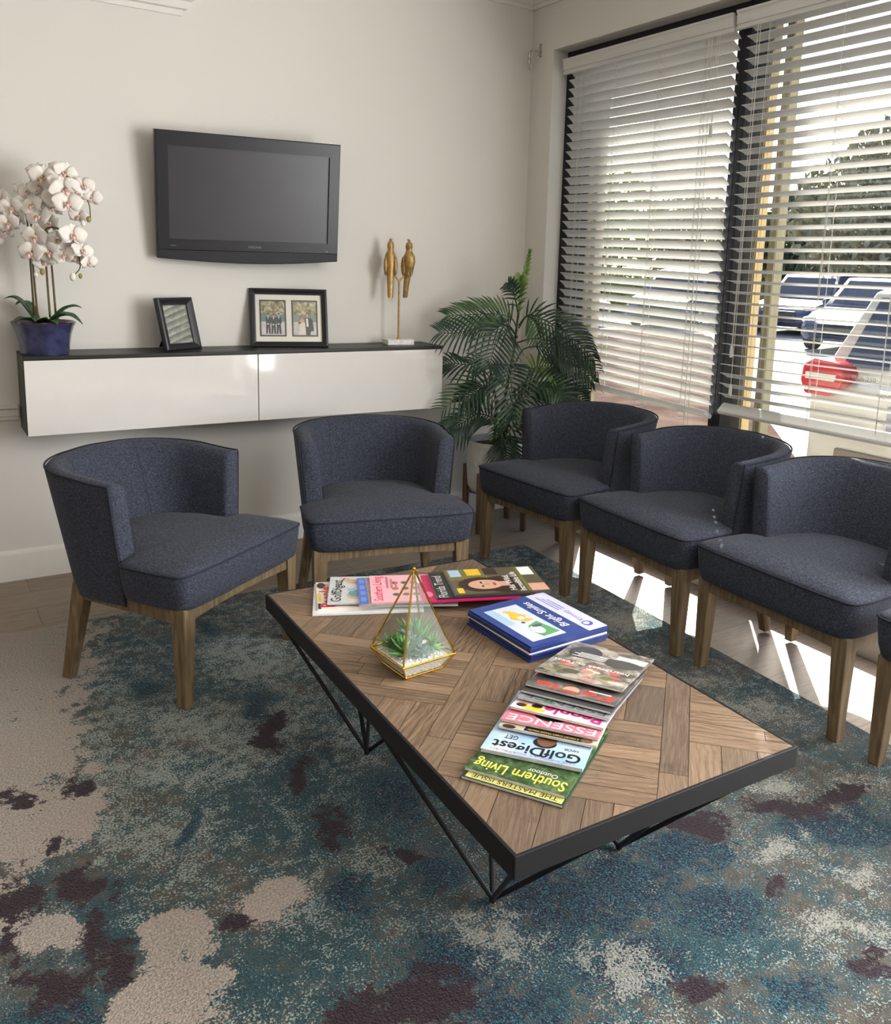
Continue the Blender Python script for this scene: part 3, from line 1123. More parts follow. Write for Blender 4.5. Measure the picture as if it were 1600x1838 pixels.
for i in range(2):
    for j in range(2):
        x0, x1 = TW / 2 * i + 0.010, TW / 2 * (i + 1) - 0.010
        y0, y1 = TL / 2 * j + 0.010, TL / 2 * (j + 1) - 0.010
        ap = Vector(((x0 + x1) / 2, (y0 + y1) / 2, 0.0196))
        mb = MB()
        for (x, y) in ((x0, y0), (x1, y0), (x1, y1), (x0, y1)):
            mb.tube([(x, y, zb + 0.012), ap], 0.0056, 8)
        mb.ball(ap, 0.0085, 10, 6)
        mb.build('leg', BLACKMETAL, table, smooth=40)

# ------------------------------------------------------------------ magazines
def ink(name, c, rough=0.28):
    return plain(name, c, rough, 0.45, var=0.05, scale=30)
INK = {}
def col(*c):
    if c not in INK:
        INK[c] = ink('ink_%d_%d_%d' % c, rgb(*c))
    return INK[c]

def m_photo(name, stops, scale=14, detail=4, loc=(0, 0, 0)):
    k = NT(name, 0.28, 0.45)
    n = k.noise(k.mapping(k.coord(), loc=loc), scale, detail, 0.6, 0.5)
    k.base(k.ramp(n, stops))
    return k.m

def flat_poly(mb, pts, z):
    mb.poly([(x, y, z) for x, y in pts])

def ell(cx, cy, rx, ry, n=20, a0=0, a1=2 * pi):
    return [(cx + rx * cos(a0 + (a1 - a0) * k / n), cy + ry * sin(a0 + (a1 - a0) * k / n)) for k in range(n + (0 if abs(a1 - a0 - 2 * pi) < 1e-6 else 1))]

MW, MH = 0.203, 0.272
MAGS = []
def magazine(label, origin, ang, z, cover, group, wd=MW, ht=MH, th=0.0052, curl=0.0, name='magazine', cat='magazine', spine=None, bound_top=False, tilt=0.0):
    """origin = world xy of the top-left corner of the cover (as read), ang = world angle of the line from top-left to top-right"""
    root = thing(name, label, cat, (origin[0], origin[1], z), ang, group)
    n = 8
    def zz(y):
        return curl * (y / ht) ** 2
    mb = MB()
    rows = []
    for k in range(n + 1):
        y = -ht * k / n
        rows.append([mb.vert((0.001, y, zz(y) + 0.0004)), mb.vert((wd - 0.002, y, zz(y) + 0.0004)), mb.vert((wd - 0.002, y, zz(y) + th - 0.0006)), mb.vert((0.001, y, zz(y) + th - 0.0006))])
    for k in range(n):
        for j in range(4):
            mb.face([rows[k][j], rows[k][(j + 1) % 4], rows[k + 1][(j + 1) % 4], rows[k + 1][j]])
    mb.face(rows[0]); mb.face(rows[-1][::-1])
    mb.build('pages', PAPER, root, smooth=30)
    mb = MB()
    up_, dn, sp = [], [], []
    for k in range(n + 1):
        y = -ht * k / n
        up_.append([mb.vert((0, y, zz(y) + th)), mb.vert((wd, y, zz(y) + th)), mb.vert((wd, y, zz(y) + th - 0.0005)), mb.vert((0.0005, y, zz(y) + th - 0.0005)), mb.vert((0.0005, y, zz(y) + 0.0005)), mb.vert((wd, y, zz(y) + 0.0005)), mb.vert((wd, y, zz(y))), mb.vert((0, y, zz(y)))])
    for k in range(n):
        for j in range(8):
            mb.cur = 1 if (spine is not None and j != 0) else 0
            mb.face([up_[k][j], up_[k][(j + 1) % 8], up_[k + 1][(j + 1) % 8], up_[k + 1][j]])
    mb.cur = 1 if spine is not None else 0
    mb.face(up_[0]); mb.face(up_[-1][::-1])
    if bound_top:
        mb.box((0, 0, 0), (wd, 0.0012, th))
    cv = mb.build('cover', [cover] + ([spine] if spine is not None else []), root, smooth=30)
    def print_text(txt, x, y, h, mat, width=None, align='CENTER', shear=0.0, part='title', bold=0.0, fx=1.0, lift=0.00035, rot=0.0):
        M = Matrix.Translation((x, y, th + zz(y) + lift)) @ Matrix.Rotation(rot, 4, 'Z')
        t_ = text_mb(txt, h, M, width=width, align=align, shear=shear, bold=bold, font_scale_x=fx)
        return t_.build(part, mat, root, smooth=0)
    def print_shapes(shapes, part='cover_picture', lift=0.0002):
        mats = []
        mb = MB()
        for q, (pts, mat) in enumerate(shapes):
            if mat not in mats:
                mats.append(mat)
            mb.cur = mats.index(mat)
            flat_poly(mb, [(x, y) for x, y in pts], th + 0.00001 * q + lift)
        # the cover may be curled: follow it
        mb.v = [(x, y, z_ + zz(y)) for x, y, z_ in mb.v]
        return mb.build(part, mats, root, smooth=0)
    root.rotation_euler = (tilt, 0, ang)
    return root, print_text, print_shapes

def rect(x0, y0, x1, y1):
    return [(x0, y0), (x1, y0), (x1, y1), (x0, y1)]

def woman(cx, cy, s, skin, hair, top):
    return [(ell(cx, cy - 0.002 * s, 0.030 * s, 0.038 * s), hair), (ell(cx + 0.02 * s, cy - 0.03 * s, 0.016 * s, 0.045 * s), hair), (ell(cx - 0.02 * s, cy - 0.03 * s, 0.016 * s, 0.045 * s), hair),
            (ell(cx, cy - 0.1 * s, 0.055 * s, 0.055 * s), top), (rect(cx - 0.010 * s, cy - 0.06 * s, cx + 0.010 * s, cy - 0.02 * s), skin), (ell(cx, cy - 0.008 * s, 0.019 * s, 0.026 * s), skin),
            (ell(cx - 0.008 * s, cy - 0.003 * s, 0.0038 * s, 0.002 * s, 8), hair), (ell(cx + 0.008 * s, cy - 0.003 * s, 0.0038 * s, 0.002 * s, 8), hair), (ell(cx, cy - 0.021 * s, 0.0065 * s, 0.0025 * s, 8), col(160, 60, 60))]

SKIN = col(206, 160, 136)
BROWNHAIR = col(56, 36, 28)
WH = col(236, 234, 230)
BK = col(26, 24, 26)
# --- pile at the front corner of the table: cover tops face the camera, text upside down to it
GF = 'magazines fanned in the front pile'
def front(center, ang_deg, w=MW):
    # centre of the top edge and the direction of that edge as seen (left to right); text is upside down, so "left to right" of the cover is the reverse
    a = rad(ang_deg) + pi
    d = Vector((cos(a), sin(a)))
    o = Vector(center) - d * w / 2
    return o, a
Z = TZ + 0.0012
def lean(z):
    # each magazine of the fan droops towards its far end
    return math.atan2((z - TZ) * 0.72, MH)
def slot(h=0.0056):
    global Z
    z = Z
    Z += h
    return z

o, a = front((-1.904, -2.723), -57.5)
zq = slot()
r, tx, sh = magazine('magazine with a yellow-green top band and black capitals, lowest of the front pile', o, a, zq, col(36, 62, 40), GF, tilt=lean(zq))
sh([(rect(0.004, -0.024, 0.196, -0.003), col(206, 202, 120))])
tx('THE MASTERS ISSUE', 0.1, -0.0135, 0.017, BK, width=0.17)
o, a = front((-1.889, -2.710), -57.4)
zq = slot()
r, tx, sh = magazine('dark green magazine with a big yellow title, near the bottom of the front pile', o, a, zq, m_photo('garden_cover', [(0.3, rgb(28, 44, 30)), (0.5, rgb(60, 86, 50)), (0.7, rgb(104, 128, 84))], 60, 5), GF, th=0.0062, tilt=lean(zq))
slot(0.0012)
tx('Southern Living', 0.1, -0.026, 0.044, col(236, 222, 96), width=0.185, bold=0.012)
tx('Outdoor', 0.062, -0.049, 0.018, WH, width=0.06)
o, a = front((-1.826, -2.675), -51.1)
zq = slot()
r, tx, sh = magazine('pale blue magazine with a heavy dark title, in the front pile', o, a, zq, m_photo('sky_cover', [(0.3, rgb(120, 170, 214)), (0.7, rgb(196, 216, 230))], 9, 3), GF, th=0.0075, tilt=lean(zq))
slot(0.003)
tx('THE OPEN AT PORTRUSH', 0.1, -0.009, 0.008, col(214, 96, 110), width=0.17)
tx('GolfDigest', 0.098, -0.030, 0.045, col(30, 30, 34), width=0.178, bold=0.018)
tx('XANDER', 0.034, -0.058, 0.012, BK, width=0.03, bold=0.01)
tx('GET', 0.158, -0.064, 0.022, BK, width=0.028, bold=0.01)
sh([(ell(0.090, -0.066, 0.024, 0.020), BK), (ell(0.088, -0.078, 0.020, 0.026), col(120, 82, 60)), (ell(0.09, -0.12, 0.04, 0.04), col(40, 40, 46))])
o, a = front((-1.757, -2.633), -52.3)
zq = slot()
r, tx, sh = magazine('gossip magazine showing only a black strip with yellow lettering under the pink one, front pile', o, a, zq, col(196, 186, 168), GF, tilt=lean(zq))
sh([(rect(0.03, -0.024, 0.15, -0.002), BK), (ell(0.18, -0.012, 0.014, 0.012), SKIN), (ell(0.182, -0.006, 0.014, 0.008), BROWNHAIR), (ell(0.022, -0.012, 0.012, 0.010), col(120, 82, 60))])
tx('A COURT STAR\'S TRAGIC DEATH', 0.09, -0.010, 0.009, col(226, 196, 70), width=0.105)
o, a = front((-1.743, -2.620), -52.2)
zq = slot()
r, tx, sh = magazine('salmon pink magazine with thin white capitals across its top, middle of the front pile', o, a, zq, col(222, 122, 142), GF, tilt=lean(zq))
tx('ESSENCE', 0.1, -0.020, 0.040, col(246, 226, 226), width=0.186)
sh(woman(0.11, -0.085, 1.6, col(120, 82, 60), BK, col(200, 60, 120)))
o, a = front((-1.709, -2.599), -56.0)
zq = slot()
r, tx, sh = magazine('magazine with magenta letters, small faces and a yellow burst, in the front pile', o, a, zq, col(214, 206, 212), GF, tilt=lean(zq))
sh([(ell(0.155, -0.012, 0.026, 0.010), col(226, 196, 40)), (ell(0.182, -0.024, 0.011, 0.013), SKIN), (ell(0.184, -0.019, 0.011, 0.009), BROWNHAIR), (ell(0.150, -0.034, 0.010, 0.013), SKIN), (ell(0.152, -0.028, 0.012, 0.009), BK), (rect(0.06, -0.032, 0.118, -0.013), WH)])
tx('People', 0.072, -0.030, 0.050, col(206, 40, 128), width=0.125, bold=0.03, lift=0.0005)
o, a = front((-1.680, -2.582), -57.8)
zq = slot()
r, tx, sh = magazine('grey magazine with dark spaced capitals, between magenta and red ones of the front pile', o, a, zq, col(142, 146, 152), GF, tilt=lean(zq))
tx('ESSENCE', 0.1, -0.018, 0.030, col(70, 74, 84), width=0.18)
sh([(rect(0.12, -0.011, 0.145, -0.003), col(50, 120, 70))])
o, a = front((-1.664, -2.571), -58.0)
zq = slot()
r, tx, sh = magazine('dark magazine showing a thin edge under the red-lettered one of the front pile', o, a, zq, col(62, 64, 66), GF, tilt=lean(zq))
o, a = front((-1.645, -2.560), -58.0)
zq = slot()
r, tx, sh = magazine('magazine with large red letters on a dark photo, second from top of front pile', o, a, zq, m_photo('dark_photo_cover', [(0.3, rgb(52, 52, 50)), (0.55, rgb(96, 92, 88)), (0.75, rgb(150, 140, 132))], 20, 4), GF, tilt=lean(zq))
tx('Pe', 0.045, -0.024, 0.048, col(216, 62, 52), width=0.07, bold=0.02)
tx('le', 0.160, -0.022, 0.044, col(216, 62, 52), width=0.05, bold=0.02)
sh([(ell(0.105, -0.024, 0.018, 0.022), SKIN), (ell(0.105, -0.010, 0.026, 0.010), col(150, 74, 60))])
sh([(rect(0.02, -0.046, 0.07, -0.040), WH)], part='headline')
o, a = front((-1.596, -2.526), -58.7)
zq = slot()
r, tx, sh = magazine('news magazine with a crowd photo in grey, red and khaki, topmost of the front pile', o, a, zq, m_photo('crowd_cover', [(0.3, rgb(60, 58, 56)), (0.48, rgb(112, 106, 98)), (0.6, rgb(168, 160, 146)), (0.75, rgb(196, 190, 180))], 26, 4), GF, curl=0.0, tilt=lean(zq))
shp = []
rq = random.Random(21)
for q in range(26):
    x, y = rq.uniform(0.012, 0.19), rq.uniform(-0.11, -0.012)
    shp.append((ell(x, y, rq.uniform(0.008, 0.022), rq.uniform(0.006, 0.016), 10), [col(176, 96, 84), col(150, 142, 104), col(206, 190, 172), col(84, 78, 66), col(190, 130, 118), col(108, 104, 70)][q % 6]))
shp += [(rect(0.0015, -0.23, 0.075, -0.19), col(196, 196, 196)), (ell(0.05, -0.17, 0.05, 0.03, 14), col(74, 72, 70)), (ell(0.15, -0.2, 0.04, 0.05, 14), col(60, 60, 60))]
sh(shp)
tx('heartbreak in Texas', 0.105, -0.105, 0.024, WH, width=0.18, bold=0.01, lift=0.0006)
sh([(rect(0.09, -0.165 - 0.010 * q, 0.172 - 0.012 * (q % 2), -0.161 - 0.010 * q), WH) for q in range(4)], part='small_print', lift=0.0006)
# --- row of magazines at the far end of the table: cover tops face left
GB = 'magazines fanned in a row at the far end of the table'
def back(tl, bl):
    # "bl" and "tl" are the near-left and far-left corners as seen; the cover's top edge runs from bl to tl reading upward
    d = (Vector(tl) - Vector(bl)).normalized()
    return Vector(bl), math.atan2(d.y, d.x)
Z = TZ + 0.0012
o, a = back((-1.815, -1.563), (-1.914, -1.795))
r, tx, sh = magazine('white-edged magazine lying lowest in the far row, sticking out at its left end', o, a, slot(0.0052), col(224, 224, 222), GB, wd=0.225, ht=0.30)
o, a = back((-1.822, -1.590), (-1.893, -1.780))
r, tx, sh = magazine('celebrity magazine with red letters, second layer at the left end of the far row', o, a, slot(0.0052), col(232, 220, 210), GB)
tx('People', 0.085, -0.030, 0.055, col(214, 40, 52), width=0.15, bold=0.03)
sh([(ell(0.168, -0.02, 0.022, 0.018), SKIN), (ell(0.176, -0.014, 0.022, 0.012), BROWNHAIR), (rect(0.055, -0.012, 0.115, -0.003), col(224, 190, 60)), (rect(0.0, -0.010, 0.04, -0.002), BK)])
o, a = back((-1.70, -1.64), (-1.79, -1.82))
r, tx, sh = magazine('plain white magazine with only its paper edge showing between others of the far row', o, a, slot(0.0052), col(210, 214, 220), GB)
o, a = back((-1.777, -1.593), (-1.864, -1.776))
r, tx, sh = magazine('pale grey magazine with a dark title and bare arm, left in the far row', o, a, slot(0.0052), col(196, 200, 200), GB)
tx('GolfDigest', 0.092, -0.024, 0.040, BK, width=0.165, bold=0.012)
sh([([(0.19, -0.03), (0.155, -0.05), (0.13, -0.09), (0.12, -0.14), (0.14, -0.14), (0.16, -0.095), (0.195, -0.045)], SKIN), (ell(0.055, -0.085, 0.030, 0.035), SKIN), (ell(0.07, -0.075, 0.026, 0.02), col(96, 150, 160)), (rect(0.085, -0.072, 0.11, -0.052), col(150, 176, 186)), ([(0.06, -0.012), (0.19, -0.040), (0.19, -0.043), (0.06, -0.015)], BK)])
o, a = back((-1.714, -1.637), (-1.795, -1.838))
r, tx, sh = magazine('blue-banded magazine tucked under the pink one in the far row', o, a, slot(0.0052), m_photo('blue_plank_cover', [(0.35, rgb(150, 140, 150)), (0.65, rgb(196, 170, 150))], 40, 2), GB)
sh([(rect(0, -0.024, 0.2, 0), col(70, 110, 200))])
sh([(rect(0.02 + 0.045 * q, -0.020, 0.05 + 0.045 * q, -0.005), col(112, 142, 214)) for q in range(4)], part='title', lift=0.0006)
o, a = back((-1.682, -1.656), (-1.766, -1.849))
r, tx, sh = magazine('pink magazine with red lettering and little trees, behind the glass terrarium', o, a, slot(0.0052), col(240, 178, 190), GB)
tx('Southern Living', 0.1, -0.022, 0.036, col(222, 58, 96), width=0.185, bold=0.01)
shp = []
for q in range(3):
    for kx in range(3):
        x, y = 0.05 + 0.045 * kx, -0.07 - 0.028 * q
        shp.append((ell(x, y, 0.011, 0.010, 10), [col(72, 108, 64), col(160, 120, 90), col(84, 122, 70)][(q + kx) % 3]))
sh(shp)
sh([(rect(0.10, -0.052 - 0.012 * q, 0.19 - 0.02 * q, -0.046 - 0.012 * q), col(200, 110, 126)) for q in range(3)], part='small_print', lift=0.0006)
o, a = back((-1.575, -1.742), (-1.645, -1.925))
r, tx, sh = magazine('magenta magazine showing beside the black one, just right of the terrarium', o, a, slot(0.0052), col(196, 30, 92), GB)
sh([(rect(0.14, -0.014, 0.2, 0), col(232, 220, 224)), (ell(0.05, -0.02, 0.02, 0.012), col(240, 120, 160))])
o, a = back((-1.540, -1.759), (-1.608, -1.932))
r, tx, sh = magazine('black magazine with white title letters, under the one with the large face', o, a, slot(0.0052), col(44, 42, 44), GB)
tx('Florida Trend', 0.086, -0.021, 0.038, col(214, 212, 210), width=0.165)
o, a = back((-1.499, -1.778), (-1.560, -1.950))
r, tx, sh = magazine('magazine with one large face and a white headline, topmost at right of far row', o, a, slot(0.0052), col(70, 62, 54), GB)
lw = [(rect(0.004, -0.272, 0.199, -0.002), col(92, 84, 66)), (rect(0.11, -0.12, 0.2, -0.004), col(118, 108, 62)),
      (ell(0.072, -0.088, 0.056, 0.066), BROWNHAIR), (ell(0.066, -0.15, 0.064, 0.06), BROWNHAIR), (ell(0.07, -0.1, 0.036, 0.050), SKIN), (rect(0.052, -0.17, 0.088, -0.13), SKIN),
      (ell(0.057, -0.090, 0.0072, 0.0036, 10), BK), (ell(0.085, -0.090, 0.0072, 0.0036, 10), BK), ([(0.068, -0.093), (0.066, -0.112), (0.076, -0.112), (0.074, -0.093)], col(184, 132, 110)), (ell(0.071, -0.127, 0.013, 0.0048, 12), col(176, 70, 76)),
      (rect(0.14, -0.045, 0.195, -0.012), col(168, 196, 216)), (rect(0.145, -0.105, 0.198, -0.062), col(226, 186, 50)), (rect(0.145, -0.155, 0.198, -0.115), col(60, 44, 40)), (rect(0.012, -0.03, 0.05, -0.012), col(226, 186, 50)),
      (rect(0.13, -0.262, 0.196, -0.215), WH), (rect(0.004, -0.272, 0.06, -0.222), col(206, 160, 136)), (rect(0.004, -0.222, 0.199, -0.212), col(110, 110, 50))]
sh(lw)
tx('His Wild,', 0.075, -0.172, 0.026, WH, width=0.12, bold=0.01, lift=0.0006)
tx('Incredible Life', 0.082, -0.198, 0.026, WH, width=0.15, bold=0.01, lift=0.0006)

# --- stack of blue booklets
GBK = 'stack of blue dental booklets'
BLUE = col(52, 72, 138)
SPINE = ink('booklet_spine_navy', rgb(38, 52, 108), 0.35)
names = ['lowest', 'second from the bottom', 'third from the bottom', 'fourth from the bottom', 'fifth from the bottom', 'sixth from the bottom', 'second from the top', 'topmost']
# the booklets are bound along the edge that faces left; the title reads away from the camera
ba = math.atan2(0.271, -0.010)
for q in range(8):
    z = TZ + 0.0012 + 0.0049 * q
    last = q == 7
    lb = 'blue booklet with a cartoon tooth picture and white title, topmost of its stack' if last else 'dark blue booklet, %s in the stack beside the terrarium' % names[q]
    r, tx, sh = magazine(lb, (-1.562 + R0.uniform(-0.003, 0.003), -2.309 + R0.uniform(-0.003, 0.003)), ba + (0 if last else R0.uniform(-0.010, 0.010)), z, BLUE, GBK, wd=0.270, ht=0.250, th=0.0046, name='booklet', cat='booklet', spine=WH if q == 4 else SPINE, bound_top=True)
    if last:
        sh([(rect(0.001, -0.249, 0.269, -0.186), col(206, 206, 226)), (rect(0.022, -0.128, 0.236, -0.022), col(206, 212, 222)), (rect(0.13, -0.050, 0.236, -0.022), col(168, 198, 220)),
            ([(0.040, -0.122), (0.120, -0.108), (0.105, -0.070), (0.080, -0.058), (0.034, -0.066)], col(96, 160, 106)), (ell(0.075, -0.078, 0.024, 0.018), WH), (ell(0.096, -0.092, 0.008, 0.016, 10), col(90, 96, 110)),
            ([(0.130, -0.112), (0.150, -0.096), (0.165, -0.106), (0.205, -0.085), (0.215, -0.065), (0.190, -0.070), (0.160, -0.056), (0.128, -0.085)], col(222, 186, 70)), (ell(0.155, -0.085, 0.010, 0.010, 10), WH), (ell(0.128, -0.072, 0.006, 0.006, 8), col(70, 80, 110))])
        tx('Bright Smiles', 0.142, -0.156, 0.034, WH, width=0.180, bold=0.01, shear=0.15, lift=0.0006)
        tx('Krimsky', 0.098, -0.215, 0.022, col(110, 110, 190), width=0.075, lift=0.0006)
        sh([(rect(0.145, -0.207 - 0.010 * t_, 0.245 - 0.012 * t_, -0.203 - 0.010 * t_), col(150, 150, 200)) for t_ in range(3)], part='small_print', lift=0.0006)
        sh([(ell(0.040, -0.214, 0.015, 0.015), col(76, 92, 190)), (ell(0.042, -0.212, 0.008, 0.009), WH)], part='emblem', lift=0.0006)
# ------------------------------------------------------------------ wall cabinet
CX0, CX1, CD, CZ0, CZ1 = -2.421, -0.618, 0.228, 0.6315, 0.9355
cab = thing('wall_cabinet', 'long floating wall cabinet with two glossy white doors and a black-brown case', 'cabinet', ((CX0 + CX1) / 2, 0, CZ0))
hw = (CX1 - CX0) / 2
CH_ = CZ1 - CZ0
mb = MB()
mb.box((-hw, -CD + 0.019, 0.0), (-hw + 0.018, -0.0005, CH_ - 0.014))
mb.box((hw - 0.018, -CD + 0.019, 0.0), (hw, -0.0005, CH_ - 0.014))
mb.box((-hw + 0.018, -CD + 0.019, 0.0), (hw - 0.018, -0.0005, 0.018))
mb.box((-hw + 0.018, -0.010, 0.018), (hw - 0.018, -0.0005, CH_ - 0.014))
mb.build('case', BLACKWOOD, cab, smooth=0, bevel=0.0008)
mb = MB()
mb.box((-hw - 0.001, -CD + 0.002, CH_ - 0.0138), (hw + 0.001, -0.0005, CH_))
mb.build('cabinet_top', BLACKWOOD, cab, smooth=0, bevel=0.001)
xm = -1.530 - (CX0 + CX1) / 2
for a, b in ((-hw + 0.002, xm - 0.002), (xm + 0.002, hw - 0.001)):
    mb = MB()
    mb.box((a, -CD, 0.001), (b, -CD + 0.018, CH_ - 0.016))
    mb.build('door', GLOSSWHITE, cab, smooth=0, bevel=0.0012)

# ------------------------------------------------------------------ television
TVW, TVH = 0.770, 0.519
tyaw, tpit, trol = rad(-4.53), rad(6.51), rad(0.48)
Xv = Vector((cos(tyaw), sin(tyaw), 0)); Nv = Vector((sin(tyaw), -cos(tyaw), 0)); Uv = Vector((0, 0, 1))
Fv = Nv * cos(tpit) - Uv * sin(tpit)
U2 = Uv * cos(tpit) + Nv * sin(tpit)
X2 = Xv * cos(trol) + U2 * sin(trol)
U3 = -Xv * sin(trol) + U2 * cos(trol)
tv = thing('television', 'black flat television tilted forward on the wall above the white cabinet', 'television')
tvc = Vector((-1.5105, -0.1216, 1.5605))
tv.matrix_world = Matrix(((X2.x, -Fv.x, U3.x, tvc.x), (X2.y, -Fv.y, U3.y, tvc.y), (X2.z, -Fv.z, U3.z, tvc.z), (0, 0, 0, 1)))
BEZEL = plain('tv_bezel_black', rgb(26, 28, 36), 0.32, 0.4, var=0.05, scale=30)
BEZEL2 = plain('tv_speaker_strip', rgb(26, 27, 31), 0.5, 0.4, var=0.1, scale=200)
def m_screen():
    k = NT('tv_screen_off', 0.32, 0.5)
    n = k.noise(k.coord(), 3, 2)
    k.base(k.ramp(n, [(0.3, rgb(46, 46, 53)), (0.7, rgb(52, 52, 58))]))
    return k.m
a, b = TVW / 2, TVH / 2
bz, bt, bb = 0.048, 0.056, 0.090
mb = MB()
# bezel ring with a gently bowed lower edge
def outer_pts(inset=0.0, y=0.0):
    pts = [(-a + inset, y, b - inset), (a - inset, y, b - inset)]
    low = []
    for k in range(13):
        t = k / 12
        x = lerp(a - inset, -a + inset, t)
        low.append((x, y, -b + inset + 0.012 - 0.018 * sin(pi * t)))
    return pts + low
inner = [(-a + bz, 0.0, b - bt), (a - bz, 0.0, b - bt), (a - bz, 0.0, -b + bb), (-a + bz, 0.0, -b + bb)]
top_y = -0.0
def seg_quad(p, y0=0.0):
    mb.poly([(x, y0, z) for x, _, z in p])
o = outer_pts(0.004)
zs = -b + 0.048
mb.poly([(-a + 0.004, 0, b - 0.004), (a - 0.004, 0, b - 0.004), inner[1], inner[0]])
mb.poly([(a - 0.004, 0, b - 0.004), (a - 0.004, 0, zs), inner[2], inner[1]])
mb.poly([(a - 0.004, 0, zs), (-a + 0.004, 0, zs), inner[3], inner[2]])
mb.poly([(-a + 0.004, 0, zs), (-a + 0.004, 0, b - 0.004), inner[0], inner[3]])
# inner lip down to the screen
for k in range(4):
    p, q = inner[k], inner[(k + 1) % 4]
    mb.poly([p, q, (q[0], 0.008, q[2]), (p[0], 0.008, p[2])])
# shell sides and back
oo = outer_pts(0.0)
ring0 = [mb.vert((x, 0.0, z)) for x, _, z in outer_pts(0.004)]
ring1 = [mb.vert((x, 0.005, z)) for x, _, z in oo]
ring2 = [mb.vert((x, 0.042, z)) for x, _, z in oo]
ring3 = [mb.vert((x * 0.82, 0.062, z * 0.78)) for x, _, z in oo]
n = len(oo)
for r_, s_ in ((ring0, ring1), (ring1, ring2), (ring2, ring3)):
    for k in range(n):
        mb.face([r_[k], r_[(k + 1) % n], s_[(k + 1) % n], s_[k]])
mb.face(ring3)
mb.build('bezel', BEZEL, tv, smooth=30)
mb = MB()
mb.box((-a + bz - 0.001, 0.0075, -b + bb - 0.001), (a - bz + 0.001, 0.012, b - bt + 0.001))
mb.build('screen', m_screen(), tv, smooth=0)
mb = MB()
low = [p for p in outer_pts(0.004)][2:]
mb.poly([(a - 0.004, 0.0005, zs - 0.002), (-a + 0.004, 0.0005, zs - 0.002)] + [(x, 0.0005, z) for x, _, z in reversed(low)])
mb.v = [(x, y - 0.0012, z) for x, y, z in mb.v]
mb.build('speaker_strip', BEZEL2, tv, smooth=0)
Mt = Matrix.Translation((0.012, -0.0012, -b + 0.066)) @ Matrix.Rotation(pi / 2, 4, 'X')
GREYINK = plain('logo_grey', rgb(128, 130, 134), 0.4, 0.5)
text_mb('INSIGNIA', 0.014, Mt, width=0.056).build('logo', GREYINK, tv, smooth=0)
Mt = Matrix.Translation((-a + 0.062, -0.0012, -b + 0.064)) @ Matrix.Rotation(pi / 2, 4, 'X')
text_mb('HDMI', 0.009, Mt, width=0.022).build('small_logo', GREYINK, tv, smooth=0)
mb = MB(); mb.ball((a - 0.052, -0.0005, -b + 0.056), 0.003, 10, 6)
mb.build('indicator', plain('indicator_lens', rgb(190, 196, 200), 0.2), tv)
mb = MB()
iv = tv.matrix_world.inverted()
def W(p):
    return iv @ Vector(p)
mb.hexa([W(p) for p in [(-1.60, -0.002, 1.47), (-1.42, -0.002, 1.47), (-1.42, -0.014, 1.47), (-1.60, -0.014, 1.47)]], [W(p) for p in [(-1.60, -0.002, 1.65), (-1.42, -0.002, 1.65), (-1.42, -0.014, 1.65), (-1.60, -0.014, 1.65)]])
mb.tube([W((-1.51, -0.01, 1.56)), (0, 0.055, 0)], 0.022, 10)
mb.build('wall_bracket', BLACKMETAL, tv, smooth=40)

# ------------------------------------------------------------------ picture frames
FRAMEBLK = plain('picture_frame_black', rgb(34, 33, 38), 0.35, 0.5, var=0.1, scale=40)
MATB = plain('mat_board', rgb(232, 228, 214), 0.8, 0.2, var=0.02)
def picture_frame(label, loc, yaw, lean, w_, h_, border):
    root = thing('picture_frame', label, 'picture frame', group='picture frames on the white cabinet')
    root.matrix_world = Matrix.Translation(loc) @ Matrix.Rotation(yaw, 4, 'Z') @ Matrix.Rotation(-lean, 4, 'X')
    mb = MB()
    prof = [(0, 0.016), (0, 0.0), (0.003, -0.004), (border * 0.35, -0.006), (border * 0.55, -0.002), (border * 0.8, 0.002), (border, 0.004), (border, 0.016)]
    # mitred frame
    def corner(d):
        return [(-w_ / 2 + d, d), (w_ / 2 - d, d), (w_ / 2 - d, h_ - d), (-w_ / 2 + d, h_ - d)]
    rings = [[mb.vert((x, y, z)) for x, z in corner(d)] for d, y in prof]
    for r_, s_ in zip(rings, rings[1:] + rings[:1]):
        for k in range(4):
            mb.face([r_[k], r_[(k + 1) % 4], s_[(k + 1) % 4], s_[k]])
    mb.build('frame', FRAMEBLK, root, smooth=0, bevel=0.0006)
    mb = MB()
    mb.box((-w_ / 2 + 0.004, 0.0125, 0.004), (w_ / 2 - 0.004, 0.0155, h_ - 0.004))
    bk = mb.build('backing', BLACKWOOD, root, smooth=0)
    mb = MB()
    d = 0.30 * h_
    mb.hexa([(-0.056, 0.0160, 0.0 + 0.012), (0.056, 0.0160, 0.012), (0.056, 0.0190, 0.012), (-0.056, 0.0190, 0.012)], [(-0.022, 0.016, h_ * 0.62), (0.022, 0.016, h_ * 0.62), (0.022, 0.019, h_ * 0.62), (-0.022, 0.019, h_ * 0.62)])
    # swing the strut out so that its foot reaches the cabinet top
    st = math.atan(1.0) * 0.78
    P0 = Vector((0, 0.016, h_ * 0.62))
    mb.v = [tuple(P0 + Matrix.Rotation(st * 0.9, 3, 'X') @ ((Vector(v) - P0))) for v in mb.v]
    # shorten to the table plane
    nv = []
    for v in mb.v:
        p = Vector(v)
        wz = (Matrix.Rotation(-lean, 3, 'X') @ p).z
        if wz < 0.001:
            dv = (P0 - p)
            w0 = (Matrix.Rotation(-lean, 3, 'X') @ P0).z
            t = (0.001 - wz) / (w0 - wz)
            p = p + dv * t
        nv.append(tuple(p))
    mb.v = nv
    mb.build('easel_strut', BLACKWOOD, root, smooth=0)
    return root, border
def pane(root, x0, z0, x1, z1, y, mat, name):
    mb = MB()
    mb.poly([(x0, y, z0), (x1, y, z0), (x1, y, z1), (x0, y, z1)])
    return mb.build(name, mat, root, smooth=0)
